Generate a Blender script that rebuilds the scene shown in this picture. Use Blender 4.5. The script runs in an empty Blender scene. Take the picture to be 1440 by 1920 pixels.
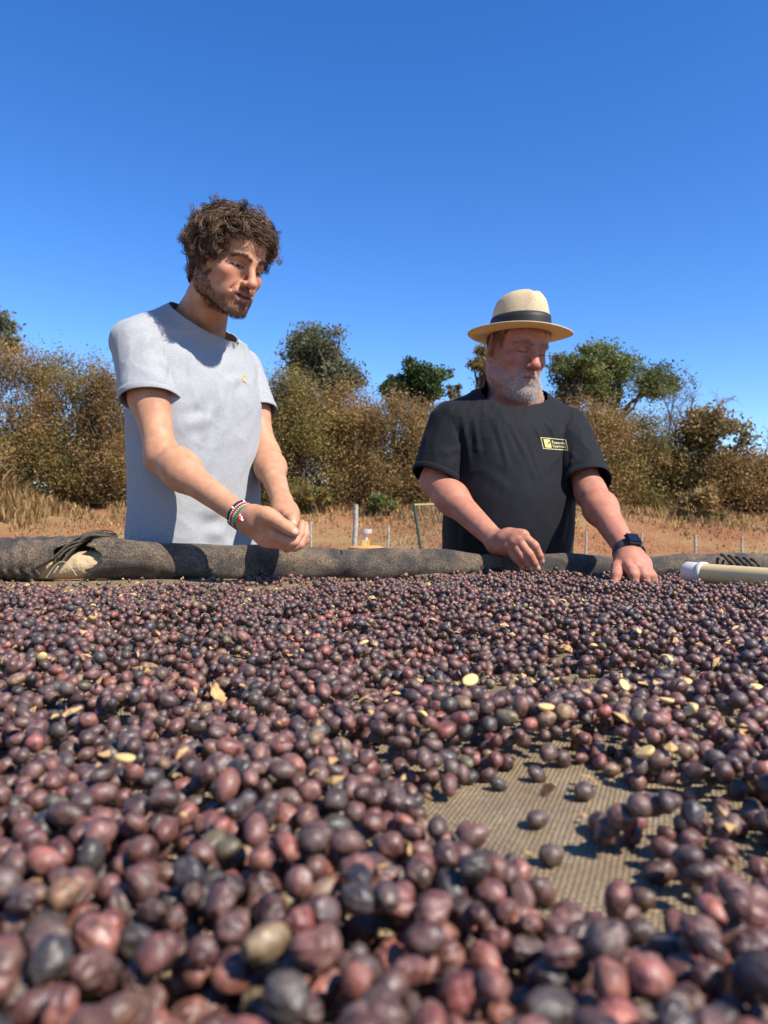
import bpy, bmesh, math, random
import numpy as np
from mathutils import Matrix, Vector
from mathutils.bvhtree import BVHTree
sc = bpy.context.scene
COL = sc.collection
rng = np.random.default_rng(7)
random.seed(7)

# ------------------------------------------------------------------ camera, sky, sun, exposure
FPX = 1387.0                       # focal length in pixels of the 1440 x 1920 picture
CAMZ = 1.055                       # camera height: 14 cm above the drying bed
BED = 0.915
_p, _a = 15 / 1387, math.radians(0.8)
_f = np.array([0, math.cos(_p), math.sin(_p)])
_u0 = np.array([0, -math.sin(_p), math.cos(_p)])
_r0 = np.array([1.0, 0, 0])
_r = _r0 * math.cos(_a) + _u0 * math.sin(_a)
_u = _u0 * math.cos(_a) - _r0 * math.sin(_a)
cam_data = bpy.data.cameras.new('camera')
cam = bpy.data.objects.new('camera', cam_data)
COL.objects.link(cam)
cam.matrix_world = Matrix(((_r[0], _u[0], -_f[0], 0), (_r[1], _u[1], -_f[1], 0), (_r[2], _u[2], -_f[2], CAMZ), (0, 0, 0, 1)))
cam_data.sensor_fit = 'VERTICAL'
cam_data.sensor_height = 24
cam_data.lens = 12 / (960 / FPX)
cam_data.clip_start = 0.02
cam_data.clip_end = 9000
cam_data.dof.use_dof = True
cam_data.dof.focus_distance = 1.15
cam_data.dof.aperture_fstop = 17.34 / 2.4
sc.camera = cam
SUN = np.array([0.53, -0.42, 0.74]); SUN /= np.linalg.norm(SUN)
world = bpy.data.worlds.new('World'); sc.world = world; world.use_nodes = True
wn = world.node_tree; bg = wn.nodes['Background']
sky = wn.nodes.new('ShaderNodeTexSky'); sky.sky_type = 'NISHITA'; sky.sun_disc = False
sky.sun_elevation = math.asin(SUN[2]); sky.sun_rotation = math.atan2(SUN[0], SUN[1])
sky.altitude = 900; sky.air_density = 1.0; sky.dust_density = 0.0; sky.ozone_density = 3.2
hsv = wn.nodes.new('ShaderNodeHueSaturation'); hsv.inputs['Saturation'].default_value = 1.30; hsv.inputs['Value'].default_value = .97; hsv.inputs['Hue'].default_value = .511
wn.links.new(sky.outputs[0], hsv.inputs['Color']); wn.links.new(hsv.outputs[0], bg.inputs[0]); bg.inputs[1].default_value = 0.135
sd = bpy.data.lights.new('sun', 'SUN'); sd.energy = 5.0; sd.angle = math.radians(0.53); sd.color = (1, 0.94, 0.84)
so = bpy.data.objects.new('sun', sd); COL.objects.link(so)
so.rotation_euler = Vector(SUN).to_track_quat('Z', 'Y').to_euler(); so.location = (6, -5, 12)
sc.render.engine = 'CYCLES'
sc.cycles.use_denoising = True
sc.cycles.max_bounces = 6; sc.cycles.transparent_max_bounces = 8
sc.view_settings.view_transform = 'Standard'; sc.view_settings.look = 'None'
sc.view_settings.exposure = 0.80; sc.view_settings.gamma = 1.0; sc.view_settings.use_curve_mapping = False


def W(px, py, D):
    """a real point: picture direction plus its distance D in metres north of the camera"""
    d = _f + _r * (px - 720) / FPX - _u * (py - 960) / FPX
    return np.array([0, 0, CAMZ]) + d * (D / d[1])


def nrm(v):
    v = np.asarray(v, float)
    return v / np.maximum(np.linalg.norm(v, axis=-1, keepdims=True), 1e-12)


def Rz(t): c, s = math.cos(t), math.sin(t); return np.array([[c, -s, 0], [s, c, 0], [0, 0, 1.0]])
def Rx(t): c, s = math.cos(t), math.sin(t); return np.array([[1.0, 0, 0], [0, c, -s], [0, s, c]])
def Ry(t): c, s = math.cos(t), math.sin(t); return np.array([[c, 0, s], [0, 1.0, 0], [-s, 0, c]])
def sstep(a, b, x): t = np.clip((x - a) / (b - a), 0, 1); return t * t * (3 - 2 * t)


# ------------------------------------------------------------------ object helpers
def tag(o, label=None, cat=None, group=None, kind=None):
    if label: o['label'] = label
    if cat: o['category'] = cat
    if group: o['group'] = group
    if kind: o['kind'] = kind
    return o


def make_mesh(name, V, Fc, smooth=True, col=None, uv=None):
    V = np.asarray(V, np.float32); Fc = np.asarray(Fc, np.int32)
    me = bpy.data.meshes.new(name)
    n = Fc.shape[1]
    me.vertices.add(len(V)); me.vertices.foreach_set('co', V.ravel())
    me.loops.add(Fc.size); me.loops.foreach_set('vertex_index', Fc.ravel())
    me.polygons.add(len(Fc)); me.polygons.foreach_set('loop_start', np.arange(0, Fc.size, n, dtype=np.int32))
    me.polygons.foreach_set('loop_total', np.full(len(Fc), n, np.int32))
    me.polygons.foreach_set('use_smooth', np.full(len(Fc), smooth, bool))
    me.update(calc_edges=True)
    if col is not None: set_col(me, col)
    if uv is not None:
        l = me.uv_layers.new(name='UVMap'); l.data.foreach_set('uv', np.asarray(uv, np.float32)[Fc.ravel()].ravel())
    return me


def set_col(me, col):
    col = np.asarray(col, np.float32)
    a = me.color_attributes.new('col', 'FLOAT_COLOR', 'POINT')
    a.data.foreach_set('color', np.concatenate([col, np.ones((len(col), 1), np.float32)], 1).ravel())


def obj(name, me, mat=None, parent=None, loc=None):
    o = bpy.data.objects.new(name, me); COL.objects.link(o)
    if mat is not None and me is not None and not me.materials: me.materials.append(mat)
    if parent is not None: o.parent = parent
    if loc is not None: o.location = loc
    return o


def empty(name, loc=(0, 0, 0)):
    o = bpy.data.objects.new(name, None); COL.objects.link(o); o.location = loc; o.empty_display_size = .1
    return o


class MB:
    """collects vertices and faces of mixed size into one mesh"""
    def __init__(s): s.v = []; s.f = []; s.c = []
    def add(s, V, Fs, c=None):
        o = len(s.v); s.v += [tuple(x) for x in V]; s.f += [tuple(i + o for i in q) for q in Fs]
        s.c += [c or (1, 1, 1)] * len(V)
    def box(s, c, d, R=None, col=None):
        V = np.array([[x, y, z] for x in (-.5, .5) for y in (-.5, .5) for z in (-.5, .5)]) * np.array(d)
        if R is not None: V = V @ np.asarray(R).T
        s.add(V + np.array(c), [(0, 1, 3, 2), (4, 6, 7, 5), (0, 4, 5, 1), (2, 3, 7, 6), (0, 2, 6, 4), (1, 5, 7, 3)], col)
    def tube(s, P, r, n=8, col=None, cap=True, flat=1.0, up=None):
        P = np.asarray(P, float); m = len(P); r = np.full(m, r) if np.isscalar(r) else np.asarray(r)
        T = nrm(np.gradient(P, axis=0)); a = np.array([0, 0, 1.0]) if up is None else np.asarray(up, float)
        if abs(T[0] @ a) > .95: a = np.array([1.0, 0, 0])
        V = []
        e1 = nrm(np.cross(T[0], a))
        for i in range(m):
            e1 = nrm(e1 - T[i] * (e1 @ T[i])); e2 = np.cross(T[i], e1)
            for k in range(n):
                t = 2 * math.pi * k / n
                V.append(P[i] + r[i] * (math.cos(t) * e1 + flat * math.sin(t) * e2))
        Fs = [(i * n + k, i * n + (k + 1) % n, (i + 1) * n + (k + 1) % n, (i + 1) * n + k) for i in range(m - 1) for k in range(n)]
        if cap:
            V = V + V[:n] + V[(m - 1) * n:m * n]; Fs += [tuple(m * n + k for k in range(n))[::-1], tuple((m + 1) * n + k for k in range(n))]
        s.add(V, Fs, col)
    def ball(s, c, r, col=None, n=6, m=4):
        r = np.array([r, r, r]) if np.isscalar(r) else np.array(r)
        V = [(0, 0, 1)] + [(math.sin(math.pi * j / m) * math.cos(2 * math.pi * i / n), math.sin(math.pi * j / m) * math.sin(2 * math.pi * i / n), math.cos(math.pi * j / m)) for j in range(1, m) for i in range(n)] + [(0, 0, -1)]
        Fs = [(0, 1 + i, 1 + (i + 1) % n) for i in range(n)]
        for j in range(m - 2):
            Fs += [(1 + j * n + i, 1 + (j + 1) * n + i, 1 + (j + 1) * n + (i + 1) % n, 1 + j * n + (i + 1) % n) for i in range(n)]
        b = 1 + (m - 2) * n; Fs += [(b + i, len(V) - 1, b + (i + 1) % n) for i in range(n)]
        s.add(np.array(V) * r + np.array(c), Fs, col)
    def build(s, name, mat, parent=None, smooth=True, off=None):
        me = bpy.data.meshes.new(name)
        V = np.array(s.v)
        if off is not None: V = V - np.asarray(off)
        me.from_pydata([tuple(x) for x in V], [], s.f); me.update()
        me.polygons.foreach_set('use_smooth', np.full(len(s.f), smooth, bool))
        set_col(me, s.c)
        return obj(name, me, mat, parent)


# ------------------------------------------------------------------ materials
class M:
    """small node-building helper round one Principled material"""
    def __init__(s, name, rough=.6, spec=.5):
        s.m = bpy.data.materials.new(name); s.m.use_nodes = True; s.t = s.m.node_tree
        s.b = s.t.nodes['Principled BSDF']; s.b.inputs['Roughness'].default_value = rough
        s.b.inputs['Specular IOR Level'].default_value = spec
    def n(s, typ, **kw):
        nd = s.t.nodes.new('ShaderNode' + typ)
        for k, v in kw.items():
            if k in nd.inputs: nd.inputs[k].default_value = v
            else: setattr(nd, k, v)
        return nd
    def l(s, a, b): s.t.links.new(a, b)
    def pos(s): return s.n('NewGeometry').outputs['Position']
    def noise(s, vec, scale, detail=3, rough=.55, stretch=None):
        if stretch is not None:
            mp = s.n('Mapping'); mp.inputs['Scale'].default_value = stretch; s.l(vec, mp.inputs[0]); vec = mp.outputs[0]
        nd = s.n('TexNoise'); nd.inputs['Scale'].default_value = scale; nd.inputs['Detail'].default_value = detail
        nd.inputs['Roughness'].default_value = rough; s.l(vec, nd.inputs['Vector'])
        return nd.outputs['Fac']
    def ramp(s, fac, stops):
        r = s.n('ValToRGB'); s.l(fac, r.inputs[0])
        while len(r.color_ramp.elements) < len(stops): r.color_ramp.elements.new(.5)
        for e, (p, c) in zip(r.color_ramp.elements, stops):
            e.position = p; e.color = (*c, 1) if len(c) == 3 else c
        return r.outputs[0]
    def mix(s, fac, a, b, mode='MIX'):
        x = s.n('Mix', data_type='RGBA', blend_type=mode)
        for sock, v in ((x.inputs[0], fac), (x.inputs[6], a), (x.inputs[7], b)):
            if hasattr(v, 'is_linked'): s.l(v, sock)
            elif isinstance(v, (int, float)): sock.default_value = v
            else: sock.default_value = (*v, 1)
        return x.outputs[2]
    def math(s, op, a, b=None, c=None):
        x = s.n('Math', operation=op)
        for i, v in enumerate((a, b, c)):
            if v is None: continue
            if hasattr(v, 'is_linked'): s.l(v, x.inputs[i])
            else: x.inputs[i].default_value = v
        return x.outputs[0]
    def attr(s): return s.n('Attribute', attribute_name='col').outputs['Color']
    def base(s, c):
        if hasattr(c, 'is_linked'): s.l(c, s.b.inputs['Base Color'])
        else: s.b.inputs['Base Color'].default_value = (*c, 1)
    def rough(s, v): s.l(v, s.b.inputs['Roughness'])
    def bump(s, h, strength=.3, dist=.002):
        b = s.n('Bump'); b.inputs['Strength'].default_value = strength; b.inputs['Distance'].default_value = dist
        s.l(h, b.inputs['Height']); s.l(b.outputs[0], s.b.inputs['Normal'])


def simple(name, c, rough=.6, spec=.5, nscale=0, amt=.3, metal=0, bump=0):
    m = M(name, rough, spec); m.b.inputs['Metallic'].default_value = metal
    if nscale:
        f = m.noise(m.pos(), nscale, 4)
        m.base(m.mix(f, [x * (1 - amt) for x in c], [min(1, x * (1 + amt)) for x in c]))
        if bump: m.bump(f, bump, 1 / nscale)
    else: m.base(c)
    return m.m


def attr_mat(name, rough=.6, spec=.5, nscale=0, amt=.3, sss=0, sheen=0, trans=0, bump=0, bdist=.001):
    m = M(name, rough, spec)
    c = m.attr()
    if nscale:
        f = m.noise(m.pos(), nscale, 4)
        c = m.mix(1.0, c, m.ramp(f, [(.25, (1 - amt,) * 3), (.75, (1 + amt,) * 3)]), 'MULTIPLY')
        if bump: m.bump(f, bump, bdist)
    m.base(c)
    if sss:
        m.b.inputs['Subsurface Weight'].default_value = sss; m.b.inputs['Subsurface Radius'].default_value = (1, .35, .2)
        m.b.inputs['Subsurface Scale'].default_value = .006
    if sheen: m.b.inputs['Sheen Weight'].default_value = sheen
    if trans:
        tr = m.n('BsdfTranslucent'); m.l(c, tr.inputs[0]); mx = m.n('MixShader'); mx.inputs[0].default_value = trans
        m.l(m.b.outputs[0], mx.inputs[1]); m.l(tr.outputs[0], mx.inputs[2])
        m.l(mx.outputs[0], m.t.nodes['Material Output'].inputs[0])
    return m.m


def mat_cherry():
    m = M('dried_cherry_skin', .42, .5)
    p = m.pos()
    c = m.attr()
    oc = m.n('ObjectInfo')
    c = m.mix(1.0, c, oc.outputs['Color'], 'MULTIPLY')
    f1 = m.noise(p, 190, 4, .6)
    f2 = m.noise(p, 900, 3, .6)
    dark = m.ramp(f1, [(.34, (.34, .32, .34)), (.54, (1, 1, 1)), (.72, (1.5, 1.3, 1.15))])
    c = m.mix(1.0, c, dark, 'MULTIPLY')
    # dry bloom: a grey dusty film in patches
    f3 = m.noise(p, 130, 4, .65)
    c = m.mix(m.ramp(f3, [(.44, (0, 0, 0)), (.78, (.42, .42, .42))]), c, (.22, .16, .13))
    m.base(c)
    m.rough(m.ramp(f3, [(.3, (.30,) * 3), (.7, (.55,) * 3)]))
    m.b.inputs['Coat Weight'].default_value = .09; m.b.inputs['Coat Roughness'].default_value = .28
    m.bump(m.math('ADD', m.math('MULTIPLY', f1, .8), m.math('MULTIPLY', f2, .3)), .5, .0026)
    return m.m


def mat_net(name, uvscale, c1, c2, speck=False):
    """woven shade net: two crossing thread families on the sheet's own UV (metres)"""
    m = M(name, .55, .4)
    uv = m.n('UVMap').outputs[0]
    sep = m.n('SeparateXYZ'); 
    wob = m.noise(uv, 60, 2)
    m.l(uv, sep.inputs[0])
    w = m.math('MULTIPLY', m.math('SUBTRACT', wob, .5), 5.0)
    yv = m.math('ADD', m.math('MULTIPLY', sep.outputs[1], uvscale * .8), w)
    row = m.math('MULTIPLY', m.math('FLOOR', m.math('DIVIDE', yv, 2 * math.pi)), math.pi)
    a = m.math('SINE', m.math('ADD', m.math('ADD', m.math('MULTIPLY', sep.outputs[0], uvscale), w), row))
    b = m.math('SINE', m.math('ADD', yv, -1.57))
    h = m.math('ADD', m.math('MAXIMUM', a, b), m.math('MULTIPLY', m.math('MULTIPLY', a, b), .5))
    dirt = m.noise(m.pos(), 14, 5, .65)
    fine = m.noise(m.pos(), 500, 3, .6)
    c = m.mix(m.ramp(dirt, [(.38, (0, 0, 0)), (.66, (1, 1, 1))]), c1, c2)
    k = m.ramp(m.math('MULTIPLY_ADD', h, .35, .35), [(.10, (.12, .12, .12)), (.42, (1, 1, 1)), (.9, (1.25, 1.25, 1.2))])
    c = m.mix(1.0, c, k, 'MULTIPLY')
    c = m.mix(1.0, c, m.ramp(fine, [(.3, (.6, .6, .6)), (.7, (1.4, 1.4, 1.4))]), 'MULTIPLY')
    if speck:
        sp_ = m.noise(m.pos(), 330, 3, .7); c = m.mix(1.0, c, m.ramp(sp_, [(.36, (.42, .42, .42)), (.5, (1, 1, 1)), (.62, (2.1, 2.05, 2.0))]), 'MULTIPLY')
        h = m.math('ADD', m.math('MULTIPLY', h, .5), m.math('MULTIPLY', sp_, 2.0))
    m.base(c)
    m.bump(h, .9, .0012)
    return m.m


MAT = {}
MAT['cherry'] = mat_cherry()
MAT['net_bed'] = mat_net('bed_net', 2 * math.pi / .0026, (.235, .165, .09), (.35, .26, .155))
MAT['net_roll'] = mat_net('rolled_net', 2 * math.pi / .0017, (.045, .039, .034), (.175, .125, .08), True)
def mat_skin():
    m = M('skin', .58, .3); p = m.pos(); c = m.attr()
    f1 = m.noise(p, 45, 4, .6); f2 = m.noise(p, 420, 4, .65); f3 = m.noise(p, 1500, 2)
    c = m.mix(1.0, c, m.ramp(f1, [(.3, (.86, .80, .78)), (.7, (1.10, 1.12, 1.10))]), 'MULTIPLY')
    c = m.mix(1.0, c, m.ramp(f2, [(.28, (.74, .66, .62)), (.45, (1, 1, 1)), (.72, (1.12, 1.10, 1.08))]), 'MULTIPLY')
    m.base(c); m.rough(m.ramp(f2, [(.3, (.45,) * 3), (.7, (.68,) * 3)]))
    m.b.inputs['Subsurface Weight'].default_value = .12; m.b.inputs['Subsurface Radius'].default_value = (1, .35, .2); m.b.inputs['Subsurface Scale'].default_value = .005
    m.bump(m.math('ADD', m.math('MULTIPLY', f2, .8), m.math('MULTIPLY', f3, .3)), .45, .0010)
    return m.m


MAT['skin'] = mat_skin()
MAT['hair'] = attr_mat('hair', .58, .32)
MAT['veg'] = attr_mat('leaf', .6, .25, trans=.38)
MAT['bark'] = attr_mat('bark', .9, .1, 30, .35, bump=.5, bdist=.01)
MAT['painted'] = attr_mat('painted', .5, .4, 60, .12)
MAT['wood'] = simple('pole_wood', (.42, .30, .17), .75, .2, 25, .25, bump=.4)

# ------------------------------------------------------------------ implicit-surface sculpting (bodies and clothes)
class Sculpt:
    def __init__(s): s.ops = []
    def cap(s, a, b, ra, rb, k=.01, sub=False, sq=None):
        a = np.asarray(a, float); b = np.asarray(b, float); ab = b - a; L2 = max(ab @ ab, 1e-12)
        def f(P):
            h = np.clip((P - a) @ ab / L2, 0, 1)
            return np.linalg.norm(P - a - h[..., None] * ab, axis=-1) - (ra + (rb - ra) * h)
        s.ops.append((f, (a + b) / 2, math.sqrt(L2) / 2 + max(ra, rb), k, sub)); return s
    def chain(s, pts, k=.004):
        for (p, r), (q, t) in zip(pts[:-1], pts[1:]): s.cap(p, q, r, t, k)
        return s
    def ell(s, c, r, R=None, k=.01, sub=False):
        c = np.asarray(c, float); r = np.asarray(r, float); R = np.eye(3) if R is None else np.asarray(R)
        def f(P):
            q = (P - c) @ R
            k0 = np.linalg.norm(q / r, axis=-1); k1 = np.linalg.norm(q / (r * r), axis=-1)
            return k0 * (k0 - 1) / np.maximum(k1, 1e-9)
        s.ops.append((f, c, r.max(), k, sub)); return s
    def loft(s, z, cx, cy, rx, ry, yaw, p=2.4, k=.03):
        z = np.asarray(z, float); zz = np.linspace(z[0], z[-1], 200)
        def spl(v):
            v = np.interp(zz, z, v); ker = np.hanning(31); ker /= ker.sum()
            return np.convolve(np.pad(v, 15, 'edge'), ker, 'valid')
        T = [spl(v) for v in (cx, cy, rx, ry)]; c, sn = math.cos(yaw), math.sin(yaw)
        def f(P):
            X, Y, A, B = [np.interp(P[..., 2], zz, t) for t in T]
            dx, dy = P[..., 0] - X, P[..., 1] - Y
            qx, qy = dx * c + dy * sn, -dx * sn + dy * c
            rho = ((np.abs(qx) / A) ** p + (np.abs(qy) / B) ** p) ** (1 / p)
            d = (rho - 1) * np.minimum(A, B)
            return np.maximum(d, np.maximum(z[0] - P[..., 2], P[..., 2] - z[-1]))
        mc = np.array([np.mean(cx), np.mean(cy), (z[0] + z[-1]) / 2])
        s.ops.append((f, mc, max(rx) + max(ry) + (z[-1] - z[0]) / 2, k, False)); return s
    def ev(s, P, C=None, R=0):
        D = np.full(P.shape[:-1], 1e2)
        for f, bc, br, k, sub in s.ops:
            if C is not None:
                m = np.linalg.norm(C - bc, axis=-1) < br + R + 2 * k + .012
                if not m.any(): continue
                d = f(P[m]); a = D[m]
            else: d = f(P); a = D
            if sub:
                h = np.clip(.5 - .5 * (a + d) / k, 0, 1); v = a * (1 - h) + (-d) * h + k * h * (1 - h)
            else:
                h = np.clip(.5 + .5 * (a - d) / k, 0, 1); v = a * (1 - h) + d * h - k * h * (1 - h)
            if C is not None: D[m] = v
            else: D = v
        return D
    def mesh(s, lo, hi, vox, B=10):
        lo = np.asarray(lo, float); hi = np.asarray(hi, float)
        nb = np.ceil((hi - lo) / (vox * B)).astype(int); nx = nb * B + 2
        g = np.stack(np.meshgrid(*[np.arange(n) for n in nb], indexing='ij'), -1).reshape(-1, 3)
        C = lo + (g + .5) * vox * B; R = vox * B * .87
        d = s.ev(C[:, None, :], C, R * 1.5)[:, 0]
        g = g[np.abs(d) < R * 1.9]
        ids, pos, quads = [], [], []
        o = np.stack(np.meshgrid(*[np.arange(B + 1)] * 3, indexing='ij'), -1)
        st = np.array([nx[1] * nx[2], nx[2], 1], np.int64)
        for i0 in range(0, len(g), 160):
            gg = g[i0:i0 + 160]; idx = gg[:, None, None, None, :] * B + o
            Cc = lo + (gg + .5) * vox * B
            D = s.ev((lo + idx * vox).reshape(len(gg), -1, 3), Cc, R).reshape(len(gg), B + 1, B + 1, B + 1)
            neg = D < 0
            cs = [(a, b, c) for a in (0, 1) for b in (0, 1) for c in (0, 1)]
            cnt = sum(neg[:, a:B + a, b:B + b, c:B + c].astype(np.int8) for a, b, c in cs)
            w = np.argwhere((cnt > 0) & (cnt < 8))
            if len(w):
                v = np.stack([D[w[:, 0], w[:, 1] + a, w[:, 2] + b, w[:, 3] + c] for a, b, c in cs], 1)
                acc = np.zeros((len(w), 3)); num = np.zeros(len(w))
                for i in range(8):
                    for j in range(i + 1, 8):
                        df = np.array(cs[j]) - np.array(cs[i])
                        if np.abs(df).sum() != 1: continue
                        x = (v[:, i] < 0) != (v[:, j] < 0)
                        t = np.where(x, v[:, i] / np.where(x, v[:, i] - v[:, j], 1), 0)
                        acc += (np.array(cs[i]) + t[:, None] * df) * x[:, None]; num += x
                cell = gg[w[:, 0]] * B + w[:, 1:]
                ids.append(cell @ st); pos.append(lo + (cell + acc / num[:, None]) * vox)
            for ax in range(3):
                sl0 = [slice(None)] + [slice(0, B)] * 3; sl1 = list(sl0); sl1[ax + 1] = slice(1, B + 1)
                n0, n1 = neg[tuple(sl0)], neg[tuple(sl1)]
                w = np.argwhere(n0 != n1)
                if not len(w): continue
                cell = (gg[w[:, 0]] * B + w[:, 1:]) @ st
                b_, c_ = st[(ax + 1) % 3], st[(ax + 2) % 3]
                q = np.stack([cell - b_ - c_, cell - c_, cell, cell - b_], 1)
                fl = n0[tuple(w.T)]
                q[~fl] = q[~fl][:, ::-1]
                quads.append(q)
        ids = np.concatenate(ids); pos = np.concatenate(pos); quads = np.concatenate(quads)
        ids, u = np.unique(ids, return_index=True); pos = pos[u]
        k = np.searchsorted(ids, quads); k = np.clip(k, 0, len(ids) - 1)
        ok = (ids[k] == quads).all(1)
        return pos, k[ok]


def vnormals(V, Fq):
    n = np.cross(V[Fq[:, 2]] - V[Fq[:, 0]], V[Fq[:, 3]] - V[Fq[:, 1]])
    N = np.zeros_like(V)
    for i in range(4): np.add.at(N, Fq[:, i], n)
    return nrm(N)


def join(parts):
    V, Fq, o = [], [], 0
    for v, f in parts: V.append(v); Fq.append(f + o); o += len(v)
    return np.concatenate(V), np.concatenate(Fq)


def keep(part, mask):
    V, Fq = part; Fq = Fq[mask[Fq].all(1)]; u, inv = np.unique(Fq, return_inverse=True)
    return V[u], inv.reshape(Fq.shape)


def nz(P, s, seed=0):
    """cheap smooth pseudo-noise, about -1..1"""
    r = np.random.default_rng(seed); o = 0
    for i in range(5):
        k = nrm(r.normal(size=3)) * s * (1 + .55 * i); o = o + np.sin(P @ k + r.uniform(0, 6.28) + 1.7 * np.sin(P @ (nrm(r.normal(size=3)) * s * .8))) / (1 + .4 * i)
    return o / 2.6


def strand_mesh(P, r0, r1, cols, n=3):
    """P: (N,S,3) polylines -> thin tapered n-sided tubes"""
    N, S, _ = P.shape
    T = nrm(np.gradient(P, axis=1)); a = np.broadcast_to(np.array([.31, .52, .79]), T.shape)
    e1 = nrm(np.cross(T, a)); e2 = np.cross(T, e1)
    r = (r0 + (r1 - r0) * np.linspace(0, 1, S) ** 1.5)[None, :, None]
    V = np.stack([P + r * (math.cos(6.2832 * k / n) * e1 + math.sin(6.2832 * k / n) * e2) for k in range(n)], 2)
    base = (np.arange(N)[:, None, None] * S + np.arange(S - 1)[None, :, None]) * n
    k = np.arange(n)[None, None, :]; k2 = (k + 1) % n
    Fq = np.stack([base + k, base + k2, base + n + k2, base + n + k], -1).reshape(-1, 4)
    C = np.repeat(np.asarray(cols)[:, None, :], S * n, 1).reshape(-1, 3)
    return V.reshape(-1, 3), Fq, C


def sample_faces(V, Fq, N, w, n, seed):
    """n random surface points with normals, weighted by per-vertex w"""
    r = np.random.default_rng(seed)
    a = np.linalg.norm(np.cross(V[Fq[:, 2]] - V[Fq[:, 0]], V[Fq[:, 3]] - V[Fq[:, 1]]), axis=1) * w[Fq].mean(1)
    i = r.choice(len(Fq), n, p=a / a.sum()); s, t = r.random(n)[:, None], r.random(n)[:, None]
    q = Fq[i]
    def L(A): return (A[q[:, 0]] * (1 - s) + A[q[:, 1]] * s) * (1 - t) + (A[q[:, 3]] * (1 - s) + A[q[:, 2]] * s) * t
    return L(V), nrm(L(N))

# ------------------------------------------------------------------ ground and bank
def gz(x, y):
    x = np.asarray(x, float); y = np.asarray(y, float)
    b = 1.35 * sstep(9.5, 17.0, y + .6 * np.sin(x * .31)) + .9 * sstep(17, 40, y)
    w = sstep(4, 10, np.hypot(x, y))
    return b + w * (.06 * np.sin(x * .9 + 1.3 * np.sin(y * .7)) + .05 * np.sin(y * 1.7 + x * .6) + .025 * np.sin(x * 3.7 + y * 2.9))


def build_ground():
    xs = np.concatenate([-np.geomspace(4000, 40, 14), np.linspace(-36, 36, 150), np.geomspace(40, 4000, 14)])
    ys = np.concatenate([-np.geomspace(4000, 14, 12), np.linspace(-10, 40, 120), np.geomspace(44, 4000, 16)])
    X, Y = np.meshgrid(xs, ys); V = np.stack([X, Y, gz(X, Y)], -1).reshape(-1, 3); n = len(xs)
    i, j = np.meshgrid(np.arange(n - 1), np.arange(len(ys) - 1)); b = (j * n + i).ravel()
    m = M('red_soil_and_straw', .95, .1); p = m.pos()
    f1 = m.noise(p, .9, 5, .6); f2 = m.noise(p, 9, 5, .65); f3 = m.noise(p, 60, 3, .6, (1, .4, 1))
    soil = m.ramp(f2, [(.3, (.22, .092, .043)), (.7, (.36, .17, .082))]); straw = m.ramp(f3, [(.3, (.24, .14, .06)), (.7, (.40, .26, .125))])
    m.base(m.mix(m.ramp(f1, [(.42, (0, 0, 0)), (.64, (1, 1, 1))]), soil, straw)); m.bump(m.math('ADD', f2, f3), .8, .05)
    tag(obj('ground', make_mesh('ground', V, np.stack([b, b + 1, b + n + 1, b + n], 1)), m.m), kind='structure')


# ------------------------------------------------------------------ vegetation
def leaf_quads(C, size, col, seed, up=0.0, aspect=.45, droop=0.0, tri=False):
    """one bent diamond per leaf: 4 corners, two triangles sharing the rib"""
    r = np.random.default_rng(seed); n = len(C)
    a = r.normal(size=(n, 3)); a[:, 2] = a[:, 2] * (1 - abs(up)) + up * 1.6 - droop; a = nrm(a); b = nrm(np.cross(a, r.normal(size=(n, 3))))
    c = np.cross(a, b); s = np.asarray(size)[:, None] if np.ndim(size) else np.full((n, 1), size); w = s * aspect
    V = np.stack([C - a * s * .5, C + b * w * .5 + c * w * .12, C + a * s * .5, C - b * w * .5 + c * w * .12], 1).reshape(-1, 3)
    if tri:
        V = np.stack([C - a * s * .5 + b * w * .5, C - a * s * .4 - b * w * .5, C + a * s * .5], 1).reshape(-1, 3)
        return V, np.arange(3 * n).reshape(n, 3), np.repeat(col, 3, 0)
    F_ = np.arange(4 * n).reshape(n, 4)
    return V, F_, np.repeat(col, 4, 0)


def twigs(mb, base, tips, r0, r1, col, rs, wig=.06, seg=5):
    for t in tips:
        base_ = np.asarray(base, float); t = np.asarray(t, float); L = np.linalg.norm(t - base_); P = []
        for k in range(seg + 1):
            u = k / seg; P.append(base_ * (1 - u) + t * u + rs.normal(0, wig * L, 3) * math.sin(math.pi * u) + np.array([0, 0, .12 * L * math.sin(math.pi * u)]))
        mb.tube(P, np.linspace(r0, r1, seg + 1), 5, col)


PAL = {'dry': [(0.248, 0.147, 0.054), (0.32, 0.191, 0.073), (0.19, 0.115, 0.045), (0.378, 0.239, 0.102), (0.226, 0.159, 0.049), (0.26, 0.18, 0.054)],
       'olive': [(0.191, 0.156, 0.044), (0.246, 0.195, 0.057), (0.139, 0.118, 0.034), (0.302, 0.217, 0.076), (0.2, 0.141, 0.048)],
       'green': [(0.099, 0.133, 0.036), (0.145, 0.177, 0.051), (0.073, 0.095, 0.031), (0.211, 0.209, 0.067), (0.172, 0.158, 0.055)],
       'dark': [(0.039, 0.069, 0.022), (0.058, 0.094, 0.024), (0.033, 0.05, 0.018), (0.078, 0.112, 0.033)],
       'greygreen': [(0.161, 0.162, 0.089), (0.115, 0.129, 0.058), (0.23, 0.224, 0.126), (0.086, 0.101, 0.042), (0.184, 0.157, 0.084)],
       'orange': [(0.277, 0.155, 0.057), (0.129, 0.115, 0.038), (0.356, 0.219, 0.095), (0.168, 0.15, 0.052), (0.218, 0.15, 0.057)]}


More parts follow.
